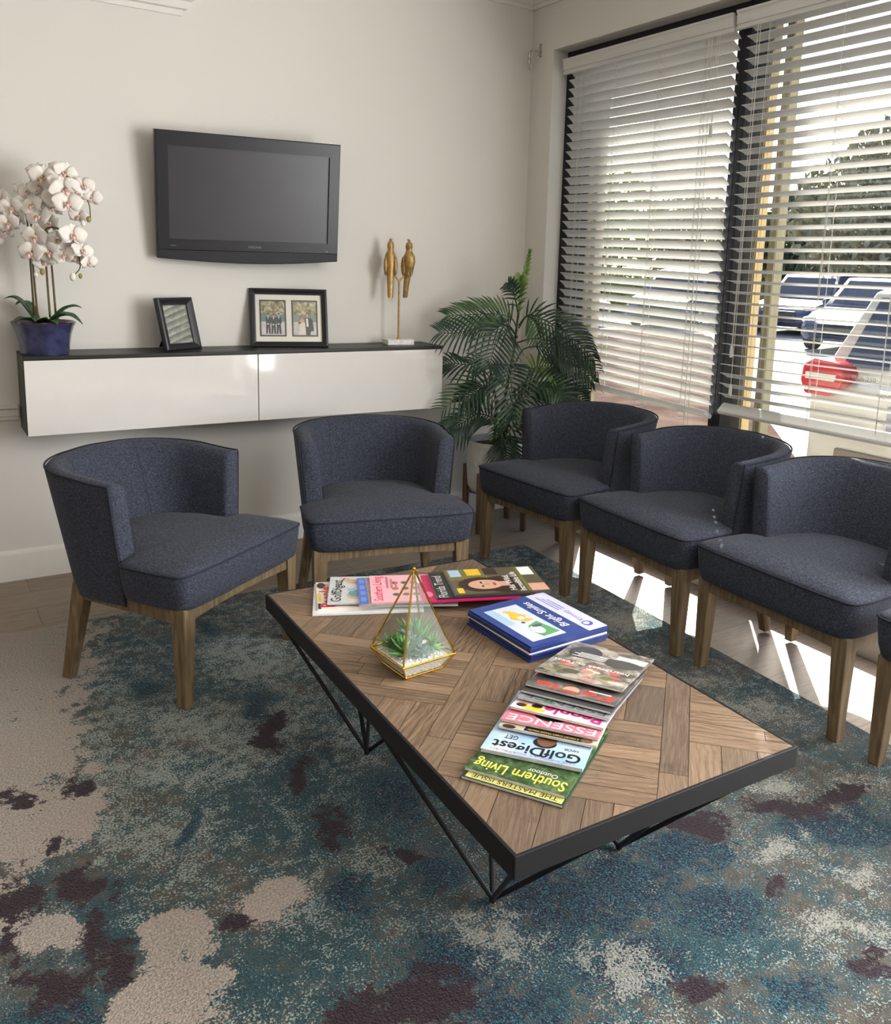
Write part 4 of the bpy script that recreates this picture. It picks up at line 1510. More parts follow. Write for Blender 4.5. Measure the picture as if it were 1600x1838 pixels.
def flat_art(root, shapes, x0, z0, sx, sz, y, name='photograph'):
    mats = []
    mb = MB()
    for q, (pts, mat) in enumerate(shapes):
        if mat not in mats:
            mats.append(mat)
        mb.cur = mats.index(mat)
        mb.poly([(x0 + px * sx, y - 0.00002 * q, z0 + pz * sz) for px, pz in pts])
    return mb.build(name, mats, root, smooth=0)
fr, bd = picture_frame('small black picture frame turned to the window, beside the orchid on the white cabinet', (-1.808, -0.124, CZ1 + 0.0002), rad(28), rad(14.5), 0.188, 0.222, 0.030)
garden = m_photo('garden_print', [(0.3, rgb(70, 80, 60)), (0.45, rgb(120, 128, 110)), (0.6, rgb(168, 172, 150)), (0.75, rgb(150, 158, 110))], 26, 4)
pane(fr, -0.068, 0.028, 0.068, 0.198, 0.0105, garden, 'photograph')
pane(fr, -0.068, 0.028, 0.068, 0.198, 0.0090, m_glass('framed_glass', (0.9, 0.92, 0.94, 1), 10.0), 'picture_glass')
fr, bd = picture_frame('wide black picture frame with two group photos in a white mat, on the white cabinet', (-1.348, -0.122, CZ1 + 0.0002), rad(-14.9), rad(15.5), 0.342, 0.266, 0.026)
mat_o = pane(fr, -0.147, 0.024, 0.147, 0.242, 0.0110, MATB, 'mat_board')
tre = m_photo('tree_print', [(0.32, rgb(66, 72, 58)), (0.48, rgb(146, 140, 104)), (0.6, rgb(196, 186, 148)), (0.75, rgb(216, 214, 210))], 60, 4)
snow = m_photo('pale_ground_print', [(0.3, rgb(178, 176, 176)), (0.7, rgb(214, 212, 212))], 40, 3)
tealp = col(92, 128, 134)
DK = col(38, 38, 46)
for s, x0 in ((0, -0.128), (1, 0.012)):
    y = 0.0104
    sx, sz = 0.116, 0.166
    art = [(rect(0, 0, 1, 1), BK), (rect(0.06, 0.04, 0.94, 0.96), snow), (rect(0.06, 0.55 if s == 0 else 0.42, 0.94, 0.96), tre), (rect(0.06, 0.40, 0.94, 0.60), tealp if s == 0 else col(126, 138, 126))]
    if s == 0:
        art.append(([(0.52, 0.5), (0.56, 0.5), (0.60, 0.96), (0.56, 0.96)], col(150, 122, 90)))
        for k, (cx, hh) in enumerate([(0.32, 0.60), (0.52, 0.58), (0.72, 0.60)]):
            art += [([(cx - 0.10, hh - 0.07), (cx + 0.10, hh - 0.07), (cx + 0.11, hh - 0.25), (cx + 0.07, hh - 0.25), (cx + 0.09, 0.07), (cx + 0.02, 0.07), (cx, 0.26), (cx - 0.03, 0.07), (cx - 0.09, 0.07), (cx - 0.08, hh - 0.25)], DK), (ell(cx, hh - 0.01, 0.035, 0.045, 12), SKIN), (ell(cx, hh + 0.02, 0.038, 0.025, 12), BROWNHAIR), ([(cx - 0.02, hh - 0.06), (cx + 0.02, hh - 0.06), (cx, hh - 0.14)], WH), (ell(cx - 0.01, hh - 0.26, 0.035, 0.02, 10), WH)]
    else:
        art += [([(0.28, 0.06), (0.55, 0.06), (0.52, 0.34), (0.48, 0.40), (0.34, 0.40), (0.30, 0.34)], col(222, 214, 198)), ([(0.24, 0.34), (0.32, 0.55), (0.40, 0.55), (0.36, 0.36)], col(120, 62, 48)), (ell(0.38, 0.44, 0.09, 0.05, 12), SKIN), (ell(0.38, 0.51, 0.055, 0.06, 12), col(120, 62, 48)), (ell(0.385, 0.50, 0.036, 0.046, 12), SKIN),
                ([(0.50, 0.52), (0.70, 0.52), (0.80, 0.46), (0.84, 0.16), (0.72, 0.14), (0.70, 0.04), (0.54, 0.04), (0.52, 0.26)], DK), ([(0.55, 0.50), (0.62, 0.50), (0.64, 0.28), (0.56, 0.27)], WH), (ell(0.60, 0.60, 0.065, 0.07, 12), BROWNHAIR), (ell(0.60, 0.585, 0.045, 0.055, 12), SKIN)]
    flat_art(fr, art, x0, 0.050, sx, sz, y)
pane(fr, -0.146, 0.026, 0.146, 0.240, 0.0085, PGLASS, 'picture_glass')

# ------------------------------------------------------------------ gilded birds on a stand
bx, by = -0.800, -0.110
bird = thing('bird_sculpture', 'pair of gilded parrots perched on a forked stand with a white marble base', 'sculpture', (bx, by, CZ1), rad(-8))
MARBLE = NT('white_marble', 0.35, 0.5)
vn = MARBLE.noise(MARBLE.coord(), 18, 6, 0.7, 2.0)
MARBLE.base(MARBLE.ramp(vn, [(0.35, rgb(198, 196, 192)), (0.5, rgb(232, 229, 224)), (0.7, rgb(240, 238, 234))]))
mb = MB(); mb.box((-0.066, -0.042, 0.0), (0.066, 0.042, 0.026))
mb.build('marble_base', MARBLE.m, bird, smooth=0, bevel=0.002)
mb = MB()
H0 = 0.300
mb.tube([(0, 0, 0.026), (0, 0, 0.15), (0, 0, H0)], 0.0048, 10)
mb.lathe([(0.009, 0), (0.009, 0.004), (0.006, 0.007), (0.005, 0.010)], 12, (0, 0, 0.026))
for s in (-1, 1):
    pts = []
    for k in range(9):
        t = k / 8
        pts.append((s * (0.032 * sin(t * pi / 2) + 0.024 * max(0, t - 0.6) / 0.4), 0, H0 + 0.030 * sin(t * pi * 0.62)))
    mb.tube(pts, 0.0042, 8)
mb.build('stand', GOLD, bird, smooth=50)
def parrot(px, ry, hz):
    mb = MB()
    # body, long tail, head with beak and crest: lofted along a nearly vertical axis
    mb.M = Matrix.Translation((px, 0, hz)) @ Matrix.Rotation(ry, 4, 'Z')
    spec = [(-0.112, 0.012, 0.007, 0.020), (-0.106, 0.016, 0.0085, 0.018), (-0.06, 0.018, 0.010, 0.012), (-0.02, 0.020, 0.013, 0.004), (0.004, 0.022, 0.017, -0.002), (0.03, 0.030, 0.027, -0.008), (0.06, 0.034, 0.032, -0.012), (0.086, 0.031, 0.029, -0.012), (0.100, 0.023, 0.022, -0.009), (0.110, 0.0165, 0.0165, -0.007), (0.119, 0.0172, 0.018, -0.007), (0.130, 0.0195, 0.0205, -0.008), (0.141, 0.0185, 0.019, -0.009), (0.149, 0.013, 0.013, -0.008), (0.153, 0.004, 0.005, -0.007)]
    rings = []
    n = 14
    for z, rx, ry_, oy in spec:
        rings.append([mb.vert((rx * 0.82 * cos(2 * pi * j / n), oy + ry_ * sin(2 * pi * j / n), z)) for j in range(n)])
    for r_, s_ in zip(rings, rings[1:]):
        for j in range(n):
            mb.face([r_[j], r_[(j + 1) % n], s_[(j + 1) % n], s_[j]])
    mb.face(rings[0][::-1]); mb.face(rings[-1])
    body = mb.build('parrot', GOLD, bird, smooth=60)
    M = mb.M
    for s in (-1, 1):
        mb = MB(); mb.M = M
        mb.ball((s * 0.023, 0.004, 0.038), 0.03, 10, 8, (0.32, 0.55, 1.55))
        mb.build('wing', GOLD, body, smooth=60)
    mb = MB(); mb.M = M
    mb.tube([(0, -0.023, 0.136), (0, -0.031, 0.132), (0, -0.032, 0.123)], [0.006, 0.0045, 0.001], 8)
    mb.build('beak', GOLD, body, smooth=60)
    mb = MB(); mb.M = M
    mb.tube([(0, -0.008, 0.150), (0, -0.004, 0.160), (0, 0.005, 0.163)], [0.007, 0.0065, 0.003], 8)
    mb.build('crest', GOLD, body, smooth=60)
    for s in (-1, 1):
        mb = MB(); mb.M = M
        mb.tube([(s * 0.009, -0.018, 0.012), (s * 0.009, -0.018, -0.004), (s * 0.009, -0.004, -0.008)], 0.0035, 6)
        mb.build('foot', GOLD, body, smooth=60)
parrot(-0.045, rad(165), H0 + 0.034)
parrot(0.042, rad(15), H0 + 0.034)

# ------------------------------------------------------------------ orchid
orch = thing('potted_orchid', 'white orchid in a glazed blue pot at the left end of the white cabinet', 'plant', (-2.333, -0.120, CZ1))
def m_glaze():
    k = NT('blue_glaze', 0.14, 0.6)
    n = k.noise(k.coord(), 26, 4)
    z = k.sep(k.coord())[2]
    c = k.ramp(n, [(0.3, rgb(40, 42, 66)), (0.7, rgb(66, 69, 102))])
    c = k.mix(k.step(z, 0.112, 0.122), c, rgb(70, 50, 62))
    k.base(c)
    return k.m
mb = MB()
mb.lathe([(0.070, 0.0), (0.084, 0.0), (0.086, 0.010), (0.090, 0.04), (0.096, 0.075), (0.106, 0.105), (0.112, 0.116), (0.114, 0.122), (0.108, 0.125), (0.100, 0.118), (0.092, 0.108)], 36)
mb.build('pot', m_glaze(), orch, smooth=50)
SOIL = NT('moss_soil', 0.95, 0.1)
SOIL.base(SOIL.ramp(SOIL.noise(SOIL.coord(), 90, 4), [(0.3, rgb(40, 34, 28)), (0.7, rgb(96, 88, 70))]))
mb = MB(); mb.lathe([(0.099, 0.100), (0.099, 0.112), (0.05, 0.118), (0.004, 0.119)], 24)
mb.build('soil', SOIL.m, orch, smooth=60)
def px3(base, dx, dz, depth, kx=0.00214, kz=0.0021):
    # offsets measured across the picture: to the right, up, and towards the room
    return Vector(base) + Vector((0.833, -0.553, 0)) * dx * kx + Vector((0, 0, 1)) * dz * kz + Vector((-0.45, -0.893, 0)) * depth
LEAFG = NT('orchid_leaf', 0.35, 0.5)
LEAFG.base(LEAFG.ramp(LEAFG.noise(LEAFG.coord(), 30, 3), [(0.3, rgb(30, 62, 34)), (0.7, rgb(62, 98, 54))]))
def strap_leaf(az, ln, wd, rise, droop, mb):
    d = Vector((cos(az), sin(az), 0)); s = Vector((-sin(az), cos(az), 0))
    rows = []
    N = 10
    for k in range(N + 1):
        t = k / N
        c = d * (0.02 + ln * t) + Vector((0, 0, 0.112 + rise * sin(pi * 0.62 * t) - droop * t * t))
        wv = wd * sin(pi * min(1, (0.10 + 0.9 * t)) ** 0.9) if t < 1 else 0.001
        rows.append([mb.vert(c - s * wv + Vector((0, 0, wv * 0.35))), mb.vert(c), mb.vert(c + s * wv + Vector((0, 0, wv * 0.35)))])
    for a_, b_ in zip(rows, rows[1:]):
        mb.face([a_[0], a_[1], b_[1], b_[0]]); mb.face([a_[1], a_[2], b_[2], b_[1]])
def thick(o, t=0.0012):
    m = o.modifiers.new('thickness', 'SOLIDIFY')
    m.thickness = t
    m.offset = 0
    return o
for az, ln, wd, rise, droop in [(rad(165), 0.11, 0.036, 0.10, 0.0), (rad(200), 0.10, 0.03, 0.03, 0.02), (rad(-20), 0.12, 0.036, 0.07, 0.0), (rad(-42), 0.145, 0.030, 0.06, 0.05), (rad(-75), 0.11, 0.028, 0.03, 0.02), (rad(-110), 0.10, 0.03, 0.03, 0.01), (rad(140), 0.09, 0.034, 0.085, 0.01), (rad(15), 0.10, 0.026, 0.05, 0.02)]:
    mb = MB(); strap_leaf(az, ln, wd, rise, droop, mb)
    thick(mb.build('leaf', LEAFG.m, orch, smooth=60))
STEMG = NT('orchid_stem', 0.5, 0.3)
STEMG.base(STEMG.ramp(STEMG.noise(STEMG.mapping(STEMG.coord(), (8, 8, 2)), 8, 3), [(0.35, rgb(70, 84, 48)), (0.6, rgb(110, 84, 54)), (0.8, rgb(72, 50, 38))]))
O0 = (0, 0, 0.112)
def o3(x, y, dep=0.0):
    # picture position of the orchid detail (pixels) -> local point
    return px3((0, 0, 0), (x - 80), (634 - y), dep)
for pts in ([(64, 565, .0), (63, 480, .0), (64, 405, .01), (58, 372, .01), (44, 358, .02), (30, 380, .03), (28, 410, .04)],
            [(72, 567, .01), (71, 480, .02), (74, 400, .03), (80, 350, .03), (96, 326, .04), (124, 312, .05), (155, 325, .05), (180, 360, .06), (183, 388, .06)],
            [(96, 567, .02), (98, 490, .04), (100, 440, .05), (104, 412, .06), (122, 408, .06), (150, 425, .07), (163, 470, .07), (152, 488, .07)],
            [(103, 567, .0), (102, 470, .01), (100, 420, .02), (97, 380, .02), (98, 350, .03), (118, 330, .02), (140, 330, .02)]):
    P_ = [o3(*p) for p in pts]
    # smooth with a Catmull-Rom pass
    sm = []
    for i in range(len(P_) - 1):
        p0, p1, p2, p3 = P_[max(i - 1, 0)], P_[i], P_[i + 1], P_[min(i + 2, len(P_) - 1)]
        for k in range(5):
            t = k / 5
            sm.append(0.5 * ((2 * p1) + (p2 - p0) * t + (2 * p0 - 5 * p1 + 4 * p2 - p3) * t * t + (3 * p1 - p0 - 3 * p2 + p3) * t ** 3))
    sm.append(P_[-1])
    mb = MB(); mb.tube(sm, [lerp(0.0042, 0.0018, k / (len(sm) - 1)) for k in range(len(sm))], 7)
    mb.build('flower_stem', STEMG.m, orch, smooth=60)
def m_petal():
    k = NT('orchid_petal', 0.55, 0.3)
    co = k.coord()
    n = k.noise(co, 60, 3)
    k.base(k.ramp(n, [(0.3, rgb(232, 224, 216)), (0.7, rgb(244, 240, 234))]))
    k.b.inputs['Subsurface Weight'].default_value = 0.0
    return k.m
PETAL = m_petal()
LIP = plain('orchid_lip', rgb(226, 190, 186), 0.5, 0.3, var=0.25, scale=120)
YEL = plain('orchid_heart', rgb(196, 168, 96), 0.5, 0.3, var=0.2, scale=120)
def petal(mb, ang, ln, wd, cup, start=0.004):
    d = Vector((cos(ang), 0, sin(ang))); s = Vector((-sin(ang), 0, cos(ang)))
    N = 6
    rows = []
    for k in range(N + 1):
        t = k / N
        wv = wd * (sin(pi * (0.12 + 0.88 * t) ** 0.85) if t < 1 else 0.02)
        y = -cup * sin(pi * t * 0.8)
        c = d * (start + ln * t)
        rows.append([mb.vert(c - s * wv + Vector((0, y * 0.4 - 0.004 * t, 0))), mb.vert(c - s * wv * 0.5 + Vector((0, y, 0))), mb.vert(c + Vector((0, y * 0.8, 0))), mb.vert(c + s * wv * 0.5 + Vector((0, y, 0))), mb.vert(c + s * wv + Vector((0, y * 0.4 - 0.004 * t, 0)))])
    for a_, b_ in zip(rows, rows[1:]):
        for q in range(4):
            mb.face([a_[q], a_[q + 1], b_[q + 1], b_[q]])
def make_flower():
    mb = MB()
    petal(mb, rad(90), 0.032, 0.014, 0.004)
    petal(mb, rad(215), 0.032, 0.013, 0.004)
    petal(mb, rad(325), 0.032, 0.013, 0.004)
    mb.v = [(x, y + 0.003, z) for x, y, z in mb.v]
    petal(mb, rad(12), 0.037, 0.025, 0.008)
    petal(mb, rad(168), 0.037, 0.025, 0.008)
    f = mb.build('flower', PETAL, orch, smooth=70)
    thick(f, 0.0009)
    mb = MB()
    mb.ball((0, -0.006, -0.003), 0.0042, 10, 6)
    mb.tube([(0, -0.004, -0.004), (0, -0.010, -0.008), (0, -0.011, -0.014), (0, -0.008, -0.020)], [0.003, 0.0042, 0.0034, 0.001], 8)
    for s in (-1, 1):
        mb.ball((s * 0.0055, -0.008, -0.005), 0.0042, 8, 6, (0.7, 0.7, 1.2))
    mb.build('lip', LIP, f, smooth=60)
    mb = MB(); mb.ball((0, -0.011, -0.001), 0.0035, 8, 6)
    mb.build('heart', YEL, f, smooth=60)
    return f
fl0 = make_flower()
FL = [(107, 322, .10, 1.15), (140, 312, .06, 1.0), (126, 308, .03, .9), (146, 342, .12, 1.25), (152, 366, .14, 1.2), (172, 335, .07, 1.0), (182, 352, .05, .9), (125, 355, .08, 1.15), (108, 350, .04, 1.1), (70, 366, .06, 1.1), (47, 376, .08, 1.1), (22, 358, .02, .9), (14, 396, .04, 1.1), (42, 402, .09, 1.05), (85, 372, .09, 1.05), (97, 390, .10, 1.2), (110, 400, .06, 1.0), (92, 424, .12, 1.15), (86, 452, .14, 1.15), (112, 450, .11, 1.1), (100, 466, .09, .9), (158, 420, .14, 1.15), (140, 456, .12, 1.0), (168, 446, .10, 1.0), (176, 466, .08, .8), (155, 458, .09, .9), (160, 386, .06, .8), (62, 344, .03, .8), (118, 372, .05, 1.0), (134, 334, .10, 1.0), (96, 338, .06, 1.0), (165, 352, .08, .95), (30, 384, .07, 1.0), (56, 392, .05, 1.0), (74, 348, .05, .9), (34, 416, .06, .95), (104, 436, .08, 1.0), (120, 426, .05, .9), (148, 440, .08, .95), (92, 312, .05, .9)]
rf = random.Random(5)
for i, (x, y, dep, sc) in enumerate(FL):
    f = fl0 if i == 0 else copy_tree(fl0, orch)
    f.location = o3(x, y, dep * 0.75)
    # face the room, nodding outwards from the middle of the plant
    yaw = rad(-28) + rad((x - 100) * 0.45) + rf.uniform(-0.35, 0.35)
    pit = rf.uniform(-0.5, 0.25)
    f.rotation_euler = Euler((pit, rf.uniform(-0.4, 0.4), yaw), 'XYZ')
    f.scale = (sc * 1.15, sc * 1.15, sc * 1.15)
BUD = plain('orchid_bud', rgb(150, 140, 70), 0.5, 0.3, var=0.2)
for x, y, dep, r_, mt in [(180, 391, .08, .0095, BUD), (97, 485, .1, .010, BUD), (19, 433, .05, .014, PETAL), (150, 492, .1, .013, PETAL), (163, 490, .1, .008, BUD), (86, 490, .1, .009, PETAL), (170, 398, .08, .010, PETAL)]:
    mb = MB(); p = o3(x, y, dep * 0.75)
    mb.ball(p, r_, 10, 8, (0.9, 0.9, 1.25))
    mb.build('bud', mt, orch, smooth=70)

# ------------------------------------------------------------------ palm
palm = thing('potted_palm', 'tall potted palm with feathery dark fronds in the corner between cabinet and window', 'plant', (-0.315, -0.265, 0.0))
POTM = NT('grey_white_planter', 0.6, 0.3)
POTM.base(POTM.ramp(POTM.noise(POTM.coord(), 40, 4), [(0.3, rgb(186, 186, 180)), (0.7, rgb(206, 205, 200))]))
mb = MB()
mb.lathe([(0.10, 0.19), (0.125, 0.195), (0.140, 0.22), (0.147, 0.30), (0.150, 0.452), (0.148, 0.458), (0.138, 0.456), (0.136, 0.42)], 40)
mb.build('planter', POTM.m, palm, smooth=50)
mb = MB(); mb.lathe([(0.1365, 0.40), (0.1365, 0.424), (0.06, 0.432), (0.004, 0.434)], 24)
mb.build('soil', SOIL.m, palm, smooth=60)
WALN = NT('walnut_stand', 0.5, 0.4)
WALN.base(WALN.ramp(WALN.noise(WALN.mapping(WALN.coord(), (20, 20, 2)), 3, 4), [(0.3, rgb(74, 58, 46)), (0.7, rgb(122, 98, 76))]))
stand = None
mb = MB()
for az in (rad(31), rad(121)):
    mb.M = Matrix.Rotation(az, 4, 'Z')
    mb.box((-0.150, -0.014, 0.158), (0.150, 0.014, 0.188))
mb.M = Matrix.Identity(4)
mb.build('stand_rail', WALN.m, palm, smooth=0, bevel=0.002)
for k in range(4):
    mb = MB(); mb.M = Matrix.Rotation(rad(31 + 90 * k), 4, 'Z')
    mb.hexa([(0.155, -0.015, 0.0), (0.178, -0.015, 0.0), (0.178, 0.015, 0.0), (0.155, 0.015, 0.0)], [(0.152, -0.017, 0.31), (0.178, -0.017, 0.31), (0.178, 0.017, 0.31), (0.152, 0.017, 0.31)])
    mb.build('stand_leg', WALN.m, palm, smooth=0, bevel=0.002)
def m_frond(name, a_, b_, c_):
    k = NT(name, 0.42, 0.45)
    n = k.noise(k.coord(), 14, 3)
    k.base(k.ramp(n, [(0.3, a_), (0.5, b_), (0.72, c_)]))
    return k.m
FR_D = m_frond('frond_dark', rgb(22, 40, 34), rgb(36, 58, 46), rgb(56, 80, 52))
FR_M = m_frond('frond_mid', rgb(34, 58, 40), rgb(54, 84, 52), rgb(86, 112, 62))
FR_Y = m_frond('frond_young', rgb(78, 108, 48), rgb(108, 136, 62), rgb(140, 160, 84))
KP = 0.00277
def p3(x, y, dep):
    return Vector((0, 0, 0.46)) + Vector((0.833, -0.553, 0)) * (x - 888) * KP + Vector((0, 0, 1)) * (788 - y) * KP + Vector((-0.553, -0.833, 0)) * dep
PW = Vector((-0.315, -0.265, 0))
def keep(p):
    # fronds bend away from the walls and the blind
    w_ = p + PW
    x = min(w_.x, -0.012 if w_.z > 0.73 else -0.02)
    y = min(w_.y, -0.015)
    if w_.z < 0.735:
        y = max(y, -0.640)       # clear of the chair beside it
    return Vector((x, y, w_.z)) - PW
def spline(P_, n=7):
    sm = []
    for i in range(len(P_) - 1):
        p0, p1, p2, p3_ = P_[max(i - 1, 0)], P_[i], P_[i + 1], P_[min(i + 2, len(P_) - 1)]
        for k in range(n):
            t = k / n
            sm.append(0.5 * ((2 * p1) + (p2 - p0) * t + (2 * p0 - 5 * p1 + 4 * p2 - p3_) * t * t + (3 * p1 - p0 - 3 * p2 + p3_) * t ** 3))
    sm.append(P_[-1])
    return sm
rp = random.Random(9)
def frond(pts, mat, ll=0.13, nleaf=24, start=0.28, face=(-0.55, -0.83, 0.3), sweep=0.75, wid=0.0075):
    P_ = spline([p3(*p) for p in pts], 8)
    mb = MB()
    mb.tube([keep(p) for p in P_], [lerp(0.0042, 0.0012, k / (len(P_) - 1)) for k in range(len(P_))], 6)
    tot = len(P_) - 1
    F = Vector(face).normalized()
    for k in range(nleaf):
        t = start + (1 - start) * k / (nleaf - 1)
        fi = t * tot
        i = min(int(fi), tot - 1)
        c = P_[i].lerp(P_[i + 1], fi - i)
        d = (P_[min(i + 2, tot)] - P_[max(i - 1, 0)]).normalized()
        s = d.cross(F)
        if s.length < 0.2:
            s = d.cross(Vector((0, 0, 1)))
        s.normalize()
        u = (k + 0.5) / nleaf
        L = ll * (0.45 + 0.75 * sin(pi * min(1, 0.18 + 0.78 * u))) * rp.uniform(0.9, 1.08)
        for sg in (-1, 1):
            dirv = (s * sg * (1 - 0.30 * u) + d * (sweep + 0.40 * u) + F * 0.10).normalized()
            nrm = dirv.cross(d)
            if nrm.length < 1e-4:
                continue
            side = dirv.cross(F).normalized() * wid * (0.75 + 0.5 * sin(pi * u))
            lift = F * 0.003
            Q = []
            for q in range(5):
                tt = q / 4
                pc = c + dirv * L * tt + Vector((0, 0, -1)) * L * 0.22 * tt * tt + F * 0.015 * sin(pi * tt)
                wv = [0.35, 0.95, 1.0, 0.7, 0.03][q]
                a_, b_ = keep(pc - side * wv), keep(pc + side * wv)
                Q.append((mb.vert(a_), mb.vert(keep(pc + lift * wv)), mb.vert(b_)))
            for (a0, m0, b0), (a1, m1, b1) in zip(Q, Q[1:]):
                mb.face([a0, m0, m1, a1]); mb.face([m0, b0, b1, m1])
    return mb.build('frond', mat, palm, smooth=60)
# canes
BARK = NT('palm_cane', 0.8, 0.2)
BARK.base(BARK.ramp(BARK.noise(BARK.mapping(BARK.coord(), (30, 30, 8)), 4, 4), [(0.3, rgb(52, 44, 36)), (0.7, rgb(92, 84, 58))]))
for pts in ([(893, 796, 0), (900, 720, 0.01), (912, 640, 0.01), (918, 575, 0.0), (922, 535, 0.0)],
            [(884, 796, 0.03), (886, 730, 0.05), (880, 690, 0.07), (868, 640, 0.06)],
            [(900, 796, -0.02), (915, 740, 0.0), (930, 700, 0.02), (945, 660, 0.02)],
            [(890, 796, 0.05), (894, 750, 0.10), (896, 710, 0.14)]):
    mb = MB(); P_ = spline([p3(*p) for p in pts], 6)
    mb.tube(P_, [lerp(0.0085, 0.0045, k / (len(P_) - 1)) for k in range(len(P_))], 8)
    mb.build('cane', BARK.m, palm, smooth=60)
FRONDS = [
    ([(921, 560, 0), (926, 510, 0), (931, 480, 0.0), (935, 452, 0.0)], FR_Y, 0.05, 16, 0.05, 2.6, 0.006),
    ([(920, 565, .02), (912, 530, .05), (906, 512, .08), (900, 505, .10)], FR_D, 0.07, 12, 0.2, 0.6, 0.007),
    ([(921, 560, 0), (920, 530, .03), (918, 510, .05), (920, 495, .06)], FR_Y, 0.07, 12, 0.25, 0.9, 0.008),
    ([(919, 590, 0), (908, 568, .02), (880, 560, .04), (840, 562, .05), (795, 566, .05)], FR_M, 0.14, 26, 0.25, 0.8, 0.008),
    ([(919, 600, .02), (895, 578, .10), (850, 582, .16), (812, 592, .18), (785, 592, .2)], FR_D, 0.13, 26, 0.2, 0.8, 0.008),
    ([(919, 600, .04), (900, 575, .16), (885, 590, .26), (876, 620, .32), (872, 640, .34)], FR_D, 0.155, 26, 0.2, 0.6, 0.010),
    ([(921, 585, 0), (935, 562, .04), (950, 575, .10), (955, 600, .14)], FR_M, 0.095, 13, 0.3, 0.7, 0.006),
    ([(921, 580, 0), (940, 560, .02), (980, 575, .06), (1020, 600, .10), (1052, 628, .14)], FR_D, 0.15, 28, 0.2, 0.8, 0.008),
    ([(920, 610, .02), (950, 600, .08), (990, 605, .14), (1030, 625, .16), (1058, 648, .18)], FR_D, 0.11, 24, 0.25, 0.9, 0.007),
    ([(919, 645, .01), (930, 622, .04), (955, 614, .08), (990, 620, .10), (1025, 645, .14), (1052, 668, .16)], FR_D, 0.11, 24, 0.38, 1.0, 0.007),
    ([(945, 668, .02), (955, 652, .04), (975, 648, .06), (1000, 650, .06)], FR_Y, 0.11, 16, 0.15, 0.6, 0.009),
    ([(870, 650, .06), (858, 640, .06), (835, 652, .05), (805, 650, .04), (785, 655, .04)], FR_D, 0.10, 20, 0.25, 0.9, 0.007),
    ([(900, 690, .04), (880, 672, .10), (855, 678, .16), (825, 700, .20), (795, 722, .22)], FR_M, 0.13, 26, 0.15, 0.7, 0.008),
    ([(908, 670, .04), (905, 645, .14), (908, 660, .24), (912, 695, .32), (914, 725, .36)], FR_D, 0.155, 28, 0.15, 0.6, 0.010),
    ([(915, 700, .02), (945, 680, .06), (985, 678, .10), (1025, 695, .12), (1050, 712, .12)], FR_D, 0.14, 26, 0.2, 0.8, 0.008),
    ([(915, 705, .04), (950, 690, .14), (980, 682, .22), (1005, 700, .26), (1012, 725, .28)], FR_M, 0.12, 22, 0.25, 0.7, 0.009),
    ([(890, 770, .05), (880, 745, .10), (855, 735, .14), (825, 752, .16), (806, 762, .18)], FR_D, 0.13, 24, 0.15, 0.7, 0.009),
    ([(893, 780, .06), (905, 735, .12), (912, 725, .18), (905, 745, .22), (895, 765, .24)], FR_M, 0.11, 20, 0.2, 0.7, 0.008),
    ([(895, 795, .06), (900, 775, .12), (905, 790, .18), (908, 815, .20), (910, 832, .2)], FR_D, 0.12, 22, 0.2, 0.6, 0.009),
    ([(898, 785, .03), (925, 755, .05), (950, 750, .05), (975, 765, .05)], FR_D, 0.12, 20, 0.2, 0.7, 0.008),
    ([(895, 740, .0), (930, 715, -.04), (960, 700, -.05), (985, 700, -.05)], FR_D, 0.12, 20, 0.2, 0.7, 0.008),
    ([(890, 720, .02), (870, 690, .04), (850, 700, .03), (825, 720, .02)], FR_D, 0.12, 20, 0.2, 0.7, 0.008),
]
for pts, mat, ll, nl, st, sw, wd in FRONDS:
    # fronds that come straight at the room carry fewer, slimmer leaflets
    deep = abs(pts[-1][2] - pts[0][2]) > 0.15
    frond(pts, mat, ll * 0.92, int(nl * (0.62 if deep else 0.84)), st, sweep=sw * (0.55 if deep else 0.75), wid=wd * (0.50 if deep else 0.66))

# ------------------------------------------------------------------ terrarium
tc = Vector((-1.818, -2.182))
fa_ = math.atan2(-2.253 + 2.265, -1.734 + 1.876)       # direction of the near-right side
ter = thing('glass_terrarium', 'pyramid glass terrarium with brass edges and succulents on the coffee table', 'terrarium', (tc.x, tc.y, TZ + 0.0006), fa_)
s1, s0, zm, za = 0.0715, 0.052, 0.040, 0.242
mid = [(-s1, -s1, zm), (s1, -s1, zm), (s1, s1, zm), (-s1, s1, zm)]
bot = [(-s0, -s0, 0.003), (s0, -s0, 0.003), (s0, s0, 0.003), (-s0, s0, 0.003)]
apex = (0, 0, za)
mb = MB()
for k in range(4):
    j = (k + 1) % 4
    for p, q, r_ in ((mid[k], mid[j], 0.0026), (bot[k], bot[j], 0.0022), (bot[k], mid[k], 0.0026), (mid[k], apex, 0.0026)):
        mb.tube([p, q], r_, 6)
for k in range(4):
    mb.ball(mid[k], 0.0032, 8, 6)
mb.ball(apex, 0.0045, 8, 6)
mb.build('brass_frame', BRASS, ter, smooth=40)
mb = MB()
for k in range(4):
    j = (k + 1) % 4
    mb.poly([mid[k], mid[j], apex])
    mb.poly([bot[k], bot[j], mid[j], mid[k]])
mb.build('glass_panels', TGLASS, ter, smooth=0)
mb = MB(); mb.box((-s0, -s0, 0.0), (s0, s0, 0.003))
mb.build('base_plate', BRASS, ter, smooth=0)
PEB = NT('white_pebbles', 0.7, 0.3)
pv = PEB.noise(PEB.coord(), 260, 2)
PEB.base(PEB.ramp(pv, [(0.3, rgb(196, 190, 174)), (0.5, rgb(226, 222, 212)), (0.7, rgb(240, 238, 232))]))
mb = MB()
rr = random.Random(4)
f0, f1 = 0.93, 0.94
